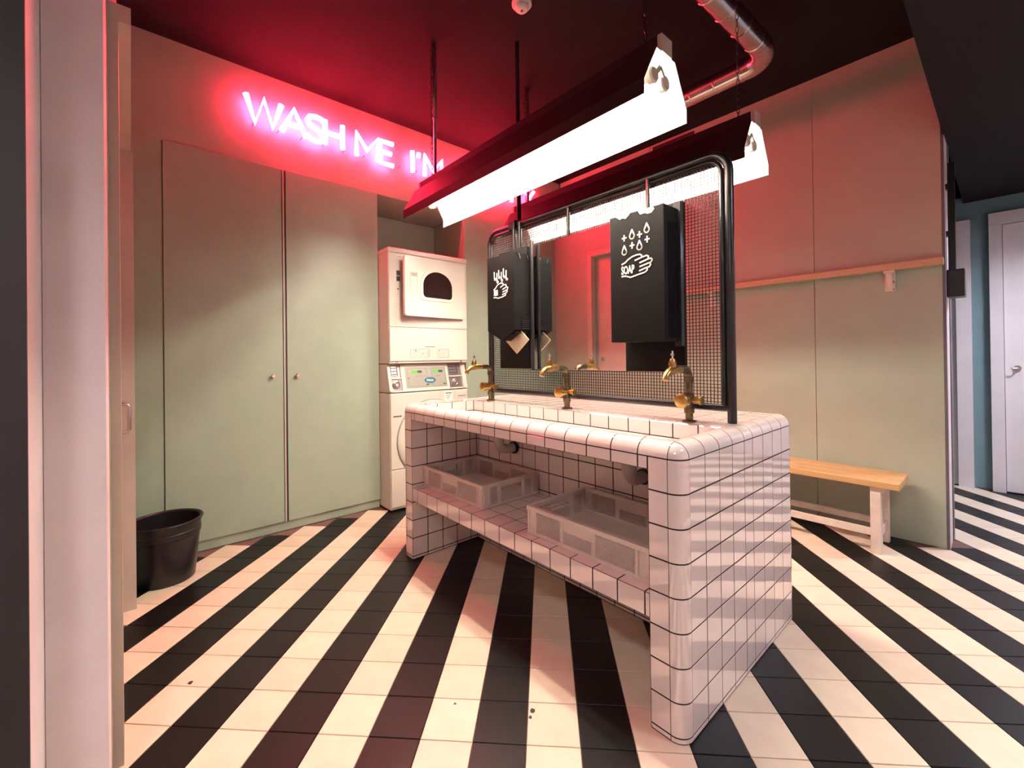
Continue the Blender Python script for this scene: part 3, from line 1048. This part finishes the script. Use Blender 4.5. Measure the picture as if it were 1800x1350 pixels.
def lamp(label, yc, xa, xb, zb):
    t = thing('strip_lamp', label, 'lamp', ((xa + xb) / 2, yc, zb), 'twin tube lamps over the wash stand')
    th = 0.004
    half = [(0.135, 0.0), (0.135, 0.048), (0.058, 0.180)]
    out = [(-a, b) for a, b in half] + [(a, b) for a, b in reversed(half)]
    # outer skin black, inner skin white
    sk = MB(); wh = MB()
    for i in range(len(out) - 1):
        (a0, b0), (a1, b1) = out[i], out[i + 1]
        d = Vector((a1 - a0, b1 - b0)).normalized(); nrm = Vector((d.y, -d.x))
        if nrm.dot(Vector((0 - (a0 + a1) / 2, .05 - (b0 + b1) / 2))) > 0:
            nrm = -nrm
        q = lambda a, b, k: (yc + a + nrm.x * k, zb + b + nrm.y * k)
        sk.prism([q(a0, b0, 0), q(a1, b1, 0), q(a1, b1, .0025), q(a0, b0, .0025)], 'x', xa, xb)
        wh.prism([q(a0, b0, 0), q(a1, b1, 0), q(a1, b1, -.0015), q(a0, b0, -.0015)], 'x', xa, xb)
    obj('reflector_outside', sk, 'lamp_black', t)
    obj('reflector_inside', wh, 'reflector_white', t, label='white enamelled inside of the reflector')
    bxm = MB().box((xa + .01, yc - .032, zb + .1825), (xb - .012, yc + .032, zb + .235))
    obj('gear_tray', bxm, 'lamp_black', t)
    obj('end_cap', MB().box((xb - .012, yc - .032, zb + .178), (xb + .004, yc + .032, zb + .236)), 'holder_grey', t)
    obj('end_cap', MB().box((xa - .004, yc - .032, zb + .178), (xa + .010, yc + .032, zb + .236)), 'holder_grey', t)
    for s in (-1, 1):
        ty, tz = yc + s * .036, zb + .112
        obj('tube', MB().lathe([(0.013, 0), (0.013, xb - xa - .12)], (xa + .06, ty, tz), 'x', 14), 'tube_glow', t, True, label='glowing fluorescent tube')
        for xe, dr in ((xb - .060, 1), (xa + .060, -1)):
            hl = MB().lathe([(0.015, 0), (0.017, dr * .012), (0.024, dr * .016), (0.026, dr * .034), (0.022, dr * .040)], (xe, ty, tz), 'x', 18)
            hl.bar((xe + dr * .026, ty, tz), (xe + dr * .026, yc, zb + .150), .016, .03, (1, 0, 0))
            obj('lamp_holder', hl, 'holder_grey', t, True)
    for cx in (xa + .10, xb - .075):
        obj('chain', chain(cx, yc, zb + .235, ZC), 'black_metal', t)
    # steel conduit at the far end
    obj('conduit', MB().tube([(xa + .10, yc + .02, zb + .235), (xa + .10, yc + .02, 2.52), (xa + .10, yc + .02, 2.53), (xa + .10, yc + .02, ZC)], .011, 10, rs=[.009, .009, .014, .014]), 'steel', t, True)
    return t


lamp('black trough lamp with glowing tubes, hanging in front of the mirror stand', 0.160, -1.690, -0.118, 1.930)
lamp('black trough lamp with glowing tubes, hanging behind the mirror stand', 0.880, -1.660, -0.095, 1.935)

# ------------------------------------------------------------------ neon lettering
neon = thing('neon_sign', 'glowing pink-red neon lettering high on the wall over the wardrobe', 'neon sign', (XL + 0.02, 0.6, 2.60))
LH = 0.165
GL = {
    'W': (.20, [[(0, 1), (.25, 0), (.5, 1), (.75, 0), (1, 1)]]),
    'A': (.15, [[(0, 0), (.5, 1), (1, 0)], [(.2, .36), (.8, .36)]]),
    'S': (.12, [[(1, .84), (.8, .97), (.5, 1), (.2, .95), (.05, .78), (.2, .6), (.8, .42), (.97, .24), (.8, .05), (.5, 0), (.2, .04), (0, .18)]]),
    'H': (.12, [[(0, 1), (0, 0)], [(1, 1), (1, 0)], [(0, .5), (1, .5)]]),
    'M': (.16, [[(0, 0), (0, 1), (.5, .35), (1, 1), (1, 0)]]),
    'E': (.10, [[(1, 1), (0, 1), (0, 0), (1, 0)], [(0, .52), (.85, .52)]]),
    'I': (.01, [[(.5, 1), (.5, 0)]]),
    "'": (.02, [[(.5, 1), (.2, .8)]]),
    'D': (.12, [[(0, 0), (0, 1), (.5, 1), (.85, .85), (1, .5), (.85, .15), (.5, 0), (0, 0)]]),
    'R': (.12, [[(0, 0), (0, 1), (.6, 1), (.95, .88), (.95, .62), (.6, .5), (0, .5)], [(.5, .5), (1, 0)]]),
    'T': (.13, [[(0, 1), (1, 1)], [(.5, 1), (.5, 0)]]),
    'Y': (.13, [[(0, 1), (.5, .5), (1, 1)], [(.5, .5), (.5, 0)]]),
}


def neon_word(word, y0, y1, zbase):
    tot = sum(GL[c][0] for c in word); sp = (y1 - y0 - tot) / max(1, len(word) - 1)
    y = y0
    for ch in word:
        w_, strokes = GL[ch]
        letter = None
        mb = MB()
        for stx in strokes:
            mb.tube([(XL + .035, y + u * w_, zbase + v * LH) for u, v in stx], 0.0185, 8)  # tubes thicker than real neon, bloom put into the shape
        obj('letter', mb, 'neon_glow', neon, True)
        y += w_ + sp


neon_word('WASH', -0.625, -0.030, 2.612)
neon_word('ME', 0.070, 0.355, 2.600)
neon_word("I'M", 0.515, 0.790, 2.600)
neon_word('DIRTY', 0.955, 1.860, 2.600)
stf = MB()
for k in range(18):
    yy = -0.58 + k * .142
    stf.tube([(XL - .0195, yy, 2.615), (XL + .030, yy, 2.615)], .004, 6)
obj('standoff', stf, 'steel', neon)

# ------------------------------------------------------------------ laundry machines
WX, WY0, WY1 = -2.345, 0.240, 0.928
wm = thing('washing_machine', 'white coin-operated front-loading washing machine in the niche', 'washing machine', (-2.66, 0.584, 0))
obj('body', MB().rbox((-3.0, WY0, 0.012), (WX - .004, WY1, 0.866), 0.008, 2), 'appliance_white', wm)
obj('front_panel', MB().rbox((WX - .006, WY0 + .004, 0.308), (WX + .004, WY1 - .004, 0.862), 0.004, 2), 'appliance_white', wm)
obj('kick_panel', MB().rbox((WX - .006, WY0 + .004, 0.030), (WX + .003, WY1 - .004, 0.302), 0.004, 2), 'appliance_white', wm)
for yy in (WY0 + .05, WY1 - .05):
    for xx in (-2.95, WX - .05):
        obj('foot', MB().lathe([(0.02, 0), (0.02, 0.014)], (xx, yy, 0.0), 'z', 10), 'black_plastic', wm)
pc = (WX + .003, 0.585, 0.505)
pd = obj('porthole_door', MB().lathe([(0.292, 0), (0.292, 0.012), (0.280, 0.022), (0.245, 0.030), (0.205, 0.030)], pc, 'x', 48), 'appliance_white', wm, True)
obj('porthole_ring', MB().lathe([(0.297, 0), (0.300, 0.004), (0.297, 0.010), (0.290, 0.012)], pc, 'x', 48, False), 'appliance_grey', pd, True)
obj('glass', MB().lathe([(0.19, 0.031), (0.17, 0.034), (0.10, 0.030)], pc, 'x', 32), 'dark_glass', pd, True)
lbm = MB()
lbm.box((WX + .0035, 0.700, 0.775), (WX + .0050, 0.776, 0.852))
obj('sticker', lbm, 'print_white', wm)
lb2 = MB()
lb2.box((WX + .0048, 0.708, 0.836), (WX + .0056, 0.768, 0.844))
for k in range(4):
    lb2.box((WX + .0048, 0.712 + .004 * k, 0.822 - k * .009), (WX + .0056, 0.764 - .006 * k, 0.825 - k * .009))
lb2.box((WX + .0040, 0.262, 0.690), (WX + .0048, 0.330, 0.700))
obj('sticker_print', lb2, 'print_grey', wm)
dw = obj('detergent_drawer', MB().rbox((WX + .002, 0.795, 0.775), (WX + .008, 0.915, 0.852), 0.003, 1), 'appliance_white', wm)
obj('grip', MB().box((WX + .0075, 0.825, 0.805), (WX + .0090, 0.900, 0.817)), 'appliance_grey', dw)
# sloping console
cz0, cz1, cx0, cx1 = 0.870, 1.078, WX + .002, WX - .050
obj('console', MB().prism([(-3.0, cz0), (cx0 - .012, cz0), (cx1 - .012, cz1), (-3.0, cz1)], 'y', WY0, WY1), 'appliance_white', wm)


def con(y, z, d=0.0):
    """point on the sloping console face, d in front of it"""
    f = (z - cz0) / (cz1 - cz0)
    return (cx0 + (cx1 - cx0) * f + d, y, z)


def cpanel(mb, y0, y1, z0, z1, d0, d1):
    vs = [con(y0, z0, d0), con(y1, z0, d0), con(y1, z1, d0), con(y0, z1, d0), con(y0, z0, d1), con(y1, z0, d1), con(y1, z1, d1), con(y0, z1, d1)]
    return mb.add(vs, [(0, 3, 2, 1), (4, 5, 6, 7), (0, 1, 5, 4), (1, 2, 6, 5), (2, 3, 7, 6), (3, 0, 4, 7)])


cs_ = MB()
cpanel(cs_, WY0, 0.262, cz0 + .002, cz1 - .002, -.012, 0.002)
cpanel(cs_, 0.345, 0.758, cz0 + .002, cz1 - .002, -.012, 0.0)
cpanel(cs_, 0.890, WY1, cz0 + .002, cz1 - .002, -.012, 0.002)
cpanel(cs_, WY0, WY1, cz0 + .002, cz0 + .012, -.012, 0.002)
obj('console_frame', cs_, 'appliance_white', wm)
cp = MB()
cpanel(cp, 0.380, 0.735, 0.896, 1.050, -.002, .003)
cpo = obj('control_panel', cp, 'appliance_grey', wm, label='grey control panel with two green displays')
for (a, b) in ((0.430, 0.482), (0.618, 0.668)):
    obj('display', cpanel(MB(), a, b, 1.008, 1.026, .003, .0042), 'display_green', cpo)
    obj('display_off', cpanel(MB(), b, b + .038, 1.008, 1.026, .003, .0042), 'print_dark', cpo)
bt = MB()
for k in range(4):
    cpanel(bt, 0.470 + k * .022, 0.476 + k * .022, 0.978, 0.986, .003, .004)
for k in range(2):
    cpanel(bt, 0.650 + k * .02, 0.656 + k * .02, 0.978, 0.986, .003, .004)
for (a, b) in ((0.40, .405), (0.398, .41)):
    cpanel(bt, a, b, 0.965, 0.972, .003, .004)
obj('print', bt, 'print_grey', cpo)
fr = MB()
for (a, b) in ((0.395, 0.560), (0.605, 0.728)):
    for q in ((a, b, 1.040, 1.0415), (a, b, 0.905, 0.9065), (a, a + .0015, 0.905, 1.04), (b - .0015, b, 0.905, 1.04)):
        cpanel(fr, *q, .003, .0036)
obj('print_frame', fr, 'print_grey', cpo)
bt = MB()
cpanel(bt, 0.545, 0.568, 0.912, 0.922, .003, .005)
cpanel(bt, 0.700, 0.722, 0.912, 0.922, .003, .005)
obj('button', bt, 'dark_green_button', cpo)
lg = MB()
els = [(0.583 + .050 * math.cos(2 * PI * k / 24), 0.950 + .023 * math.sin(2 * PI * k / 24)) for k in range(24)]
lg.add([con(y, z, .003) for y, z in els] + [con(y, z, .0052) for y, z in els],
       [tuple(range(24)), tuple(range(47, 23, -1))] + [(k, (k + 1) % 24, 24 + (k + 1) % 24, 24 + k) for k in range(24)])
lgo = obj('logo', lg, 'logo_blue', cpo, label='dark blue oval badge')
tx = text_mb('Primus', 0.026, 0.0004)
slope = (cx1 - cx0) / (cz1 - cz0)
tx.xf(Matrix(((0, slope, 1, con(0, 0.942, .0054)[0]), (1, 0, 0, 0.553), (0, 1, 0, 0.942), (0, 0, 0, 1))) @ Matrix.Diagonal((.82, .9, 1, 1)))
obj('lettering', tx, 'print_white', cpo)
for (a, b) in ((0.264, 0.343), (0.760, 0.888)):
    rc = MB()
    cpanel(rc, a, b, cz0 + .012, cz1 - .004, -.0125, -.011)
    ro = obj('coin_recess', rc, 'coin_metal', wm)
    q = MB()
    cpanel(q, a, b, 0.968, 0.976, -.011, .001)
    obj('divider', q, 'appliance_white', ro)
    w_ = b - a
    q = MB()
    cpanel(q, a + .06 * w_, a + .7 * w_, 0.990, 1.062, -.011, -.002)
    obj('coin_slot_block', q, 'coin_metal', ro)
    q = MB()
    for k in range(3):
        cpanel(q, a + .08 * w_, a + .55 * w_, 1.000 + k * .022, 1.006 + k * .022, -.002, .000)
    cpanel(q, a + .62 * w_, a + .68 * w_, 0.992, 1.060, -.002, .001)
    obj('coin_slot', q, 'print_dark', ro)
    ym = a + .45 * w_
    lk = MB().lathe([(0.030, -.004), (0.030, 0.006), (0.022, 0.009), (0.018, 0.006)], con(ym, 0.925, -.006), 'x', 20)
    obj('lock_ring', lk, 'coin_metal', ro, True)
    obj('lock_core', MB().lathe([(0.012, 0), (0.011, 0.014)], con(ym, 0.925, -.004), 'x', 14), 'chrome', ro, True)

td = thing('tumble_dryer', 'white tumble dryer with door ajar, stacked on the washing machine', 'tumble dryer', (-2.66, 0.584, 1.080))
obj('body', MB().rbox((-3.0, WY0, 1.082), (WX - .006, WY1, 1.905), 0.006, 2), 'appliance_white', td)
obj('top_cap', MB().rbox((-3.0, WY0 - .003, 1.898), (WX + .006, WY1 + .003, 1.936), 0.008, 3), 'appliance_white', td)
obj('lower_panel', MB().rbox((WX - .008, WY0 + .002, 1.100), (WX + .004, WY1 - .002, 1.350), 0.004, 2), 'appliance_white', td)
up_ = MB()
up_.ring(rrect(WY0 + .003, WY1 - .003, 1.356, 1.896, .008, 3), rrect(WY0 + .06, WY1 - .04, 1.425, 1.875, .02, 3), 'x', WX - .012, WX + .002)
obj('upper_panel', up_, 'appliance_white', td)
obj('opening_back', MB().box((WX - .010, WY0 + .05, 1.42), (WX - .0065, WY1 - .03, 1.88)), 'appliance_white', td)
lt = MB()
lt.box((WX - .009, WY0 + .064, 1.735), (WX + .001, WY0 + .09, 1.770)); lt.box((WX - .009, WY0 + .064, 1.692), (WX + .001, WY0 + .09, 1.727))
lt.box((WX - .006, WY0 + .070, 1.630), (WX + .001, WY0 + .078, 1.638))
obj('latch', lt, 'print_dark', td)
for yy in (WY0 + .06, WY1 - .06):
    obj('screw', MB().lathe([(0.007, 0), (0.006, 0.006)], (WX - .007, yy, 1.092), 'x', 10), 'steel', td)
# door, ajar on hinges at the right
ang = math.radians(6.5)
hy = 0.888
Mh = Matrix.Translation((WX + .004, hy, 0)) @ Matrix.Rotation(ang, 4, 'Z') @ Matrix.Translation((-(WX + .004), -hy, 0))
# a positive turn about Z swings the left edge (smaller Y) towards +X
dm = MB()
dy0, dy1, dz0, dz1 = 0.312, 0.886, 1.432, 1.872
win = []


def dshape(y0, y1, z0, z1, n=10):
    """arch-topped window outline, flat below with rounded corners"""
    r = .03
    pts = []
    ym, zr = (y0 + y1) / 2, z0 + (z1 - z0) * .45
    pts += [(ym + (y1 - ym) * math.cos(PI * i / (2 * n)), zr + (z1 - zr) * math.sin(PI * i / (2 * n))) for i in range(2 * n + 1)]
    pts += arc(y0 + r, z0 + r, r, 180, 270, 4) + arc(y1 - r, z0 + r, r, 270, 360, 4)
    return pts


wo = dshape(.448, .770, 1.556, 1.802); wi = dshape(.470, .750, 1.578, 1.780)
dm.prism(rrect(dy0, dy1, dz0, dz1, .022, 5), 'x', WX + .006, WX + .030)
dm.xf(Mh)
dro = obj('door', dm, 'appliance_white', td)
inner = MB().prism(rrect(dy0 + .03, dy1 - .03, dz0 + .03, dz1 - .03, .06, 5), 'x', WX - .010 + .012, WX + .0055).xf(Mh)
obj('door_liner', inner, 'print_dark', dro)
obj('window_frame', MB().ring(wo, wi, 'x', WX + .0295, WX + .036).xf(Mh), 'appliance_white', dro)
obj('window_glass', MB().prism(wi, 'x', WX + .0295, WX + .0315).xf(Mh), 'dark_glass', dro)
gr = MB()
gr.ring(rrect(.358, .425, 1.592, 1.760, .008, 3), rrect(.364, .419, 1.598, 1.754, .006, 3), 'x', WX + .029, WX + .034)
gr.xf(Mh)
obj('grip_frame', gr, 'appliance_white', dro)
obj('grip_well', MB().box((WX + .0295, .366, 1.725), (WX + .0312, .417, 1.750)).xf(Mh), 'appliance_grey', dro)
# instruction labels on the lower panel
pl = MB(); gx0, gx1 = WX + .0035, WX + .0048


def rect(mb, y0, y1, z0, z1, w=.0016):
    for q in ((y0, y1, z0, z0 + w), (y0, y1, z1 - w, z1), (y0, y0 + w, z0, z1), (y1 - w, y1, z0, z1)):
        mb.box((gx0, q[0], q[2]), (gx1, q[1], q[3]))


rect(pl, .405, .560, 1.122, 1.192); rect(pl, .640, .748, 1.122, 1.192); rect(pl, .560, .575, 1.130, 1.185)
for (a, b, c0, c1) in ((.43, .475, 1.165, 1.185), (.485, .545, 1.165, 1.185), (.44, .50, 1.143, 1.160), (.505, .55, 1.143, 1.160),
                       (.655, .69, 1.160, 1.185), (.70, .74, 1.160, 1.185), (.655, .69, 1.128, 1.152), (.70, .74, 1.128, 1.152)):
    rect(pl, a, b, c0, c1, .001)
for (yy, zz, r) in ((.452, 1.178, .006), (.515, 1.152, .004), (.425, 1.130, .003), (.445, 1.132, .003), (.49, 1.131, .003), (.535, 1.131, .003), (.66, 1.178, .005), (.728, 1.178, .003), (.672, 1.14, .003)):
    pl.lathe([(r, 0), (r, .0012)], (gx0, yy, zz), 'x', 8)
pl.box((gx0, .53, 1.205), (gx1, .62, 1.210))
obj('label_print', pl, 'print_grey', td, label='printed instruction pictograms')

# ------------------------------------------------------------------ bench and rail
bn = thing('bench', 'low pine slat bench with white legs against the green wall', 'bench', (-0.55, 2.11, 0))
BZt = 0.412
bx0, bx1 = -1.35, 0.225
for (y0, y1) in ((1.915, 2.018), (2.024, 2.125), (2.131, 2.232)):
    obj('seat_board', MB().rbox((bx0, y0, BZt - .038), (bx1, y1, BZt), 0.005, 2), 'pine', bn)
for xx in (0.095, -1.22):
    for yy in (1.958, 2.190):
        obj('leg', MB().rbox((xx, yy - .022, 0), (xx + .048, yy + .022, BZt - .0385), 0.003, 1), 'old_white', bn)
    obj('side_stretcher', MB().box((xx + .004, 1.981, 0.090), (xx + .044, 2.167, 0.130)), 'old_white', bn)
    obj('top_bearer', MB().box((xx + .004, 1.981, BZt - .085), (xx + .044, 2.167, BZt - .0385)), 'old_white', bn)
for yy in (1.958, 2.190):
    obj('long_stretcher', MB().box((-1.172, yy - .012, 0.095), (0.0945, yy + .012, 0.132)), 'old_white', bn)

rl = thing('wall_rail', 'long narrow pine ledge on white brackets across the green wall', 'shelf', (-0.6, YB - .03, 1.60))
obj('ledge', MB().rbox((-1.9, YB - .062, 1.612), (XE - .004, YB - .001, 1.652), 0.004, 2), 'pine_rail', rl)
for xx in (0.150, -0.915):
    b = MB()
    b.box((xx - .024, YB - .012, 1.49), (xx + .024, YB - .0005, 1.611))
    b.box((xx - .024, YB - .058, 1.595), (xx + .024, YB - .012, 1.611))
    b.prism([(YB - .055, 1.596), (YB - .012, 1.596), (YB - .012, 1.515)], 'x', xx - .012, xx + .012)
    br = obj('bracket', b, 'old_white', rl)
    for zz in (1.50, 1.545):
        obj('screw', MB().lathe([(0.005, 0), (0.005, -.002)], (xx + .017, YB - .012, zz), 'y', 8), 'steel', br)

# ------------------------------------------------------------------ duct, detector, vent, door closer
dt = thing('ventilation_duct', 'bent galvanised ventilation duct hanging under the black ceiling', 'duct', (-0.25, 1.2, 2.75))
dz = 2.76
r = 0.056
p1 = Vector((-0.31, -0.6, dz)); p2 = Vector((-0.235, 1.32, dz)); pe = Vector((-0.36, 1.50, dz)); p4 = Vector((-2.40, 1.52, dz))
bend = []
for i in range(9):
    f = i / 8
    q = (1 - f) ** 2 * p2 + 2 * f * (1 - f) * Vector((-0.225, 1.50, dz)) + f * f * pe
    bend.append(q)
obj('straight_pipe', MB().tube([p1, p2], r, 20), 'galvanised', dt, True)
obj('elbow', MB().tube(bend, r + .002, 20), 'galvanised', dt, True)
obj('straight_pipe', MB().tube([pe, p4], r, 20), 'galvanised', dt, True)
for k in range(7):
    a = p2 + (p1 - p2) * (.02 + .085 * k)
    d = (p1 - p2).normalized()
    obj('seam_ring', MB().tube([a - d * .004, a, a + d * .004], r, 20, rs=[r + .0005, r + .0035, r + .0005]), 'galvanised', dt, True)
for k in range(9):
    a = pe + (p4 - pe) * (.012 + .072 * k)
    d = (p4 - pe).normalized()
    obj('seam_ring', MB().tube([a - d * .004, a, a + d * .004], r, 20, rs=[r + .0005, r + .0035, r + .0005]), 'galvanised', dt, True)
for pt in ((-0.28, 0.6), (-1.2, 1.507)):
    obj('hanger', MB().tube([(pt[0], pt[1], dz + r - .004), (pt[0], pt[1], ZC)], .004, 6), 'steel', dt)

sm = thing('smoke_detector', 'round white smoke detector on the black ceiling', 'smoke detector', (-1.037, 0.373, ZC))
obj('base', MB().lathe([(0.052, 0), (0.052, -.014), (0.047, -.018)], (-1.037, 0.373, ZC), 'z', 28), 'detector_white', sm, True)
obj('sensor_cap', MB().lathe([(0.036, -.018), (0.036, -.034), (0.028, -.042), (0.010, -.044)], (-1.037, 0.373, ZC), 'z', 28), 'detector_white', sm, True)
obj('indicator', MB().lathe([(0.006, -.043), (0.006, -.047)], (-1.037, 0.373, ZC), 'z', 12), 'print_dark', sm)

vg = thing('air_vent', 'narrow dark air vent high on the back wall near the ceiling', 'vent', (-1.23, YB, 2.88))
obj('frame', MB().ring([(-1.42, 2.872), (-1.05, 2.872), (-1.05, 2.945), (-1.42, 2.945)], [(-1.412, 2.88), (-1.058, 2.88), (-1.058, 2.937), (-1.412, 2.937)], 'y', YB - .010, YB - .0005), 'vent_dark', vg)
for k in range(4):
    obj('slat', MB().box((-1.412, YB - .008, 2.884 + k * .0135), (-1.058, YB - .001, 2.893 + k * .0135)), 'vent_dark', vg)

dc = thing('lock_box', 'black box with a vertical black bar on the end of the back wall', 'lock box', (XE + .01, YB + .06, 1.48))
obj('box', MB().rbox((XE + .003, YB + .020, 1.430), (XE + .075, YB + .150, 1.585), 0.004, 1), 'black_plastic', dc)
obj('bar', MB().rbox((XE + .010, YB + .050, 1.584), (XE + .040, YB + .080, 2.20), 0.003, 1), 'black_metal', dc)
for zz in (1.78, 2.05):
    q = MB().box((XE + .002, YB + .045, zz), (XE + .012, YB + .085, zz + .03))
    q.box((XE + .002, YB + .030, zz + .01), (XE + .006, YB + .050, zz + .022))
    obj('clip', q, 'black_metal', dc)

# ------------------------------------------------------------------ bucket
bk = thing('waste_bin', 'black round plastic bin on the floor beside the wardrobe', 'bin', (-2.265, -1.042, 0))
bc = (-2.265, -1.042, 0.0)
bm_ = MB().lathe([(0.118, 0.002), (0.124, 0.004), (0.146, 0.225), (0.150, 0.228), (0.152, 0.255), (0.149, 0.258), (0.152, 0.292), (0.158, 0.294), (0.159, 0.304), (0.152, 0.306),
                  (0.146, 0.300), (0.140, 0.22), (0.118, 0.012)], bc, 'z', 40)
obj('shell', bm_, 'black_plastic', bk, True)
obj('rolled_rim', MB().tube([(bc[0] + .156 * math.cos(2 * PI * i / 36), bc[1] + .156 * math.sin(2 * PI * i / 36), .302) for i in range(37)], .006, 8, False), 'black_plastic', bk, True)

# ------------------------------------------------------------------ corridor ceiling lamps and an added fill lamp
for li, (lb, x, y) in enumerate((('round white ceiling lamp over the far corridor', 1.25, 3.05), ('round white ceiling lamp over the corridor beside the wash stand', 1.25, 0.55),
                 ('round white fill lamp added unseen behind the camera', 0.85, -1.74))):  # last one is added fill, lifts the shaded wash stand front
    t = thing('hall_and_fill_lamp', lb, 'lamp', (x, y, ZS))
    obj('shade', MB().lathe([(0.205, 0), (0.205, -.150), (0.198, -.150), (0.198, -.020)], (x, y, ZS), 'z', 32, False), 'white_paint', t, True)  # shade added deep, to cut light off the upper wardrobe
    obj('mount', MB().lathe([(0.197, -.001), (0.197, -.022)], (x, y, ZS), 'z', 32), 'white_paint', t, True)
    obj('diffuser', MB().lathe([(0.185, -.023), (0.180, -.045), (0.10, -.050)], (x, y, ZS), 'z', 32), 'hall_and_fill_glow_%d' % li, t, True)

# dark chips and dirt specks lying in the tile surface
for (x, y, sz) in ((-0.391, -0.222, .013), (-0.380, -0.245, .010), (-0.581, -0.389, .007), (-1.278, -1.022, .011), (-0.95, -0.62, .005), (-0.70, -0.52, .004), (0.62, 0.30, .005)):
    pts = [(x + sz * random.uniform(.35, 1) * math.cos(a), y + sz * random.uniform(.35, 1) * math.sin(a)) for a in [2 * PI * k / 7 for k in range(7)]]
    obj('chip_mark', MB().prism(pts, 'z', -0.001, 0.0006), 'print_dark', floor)
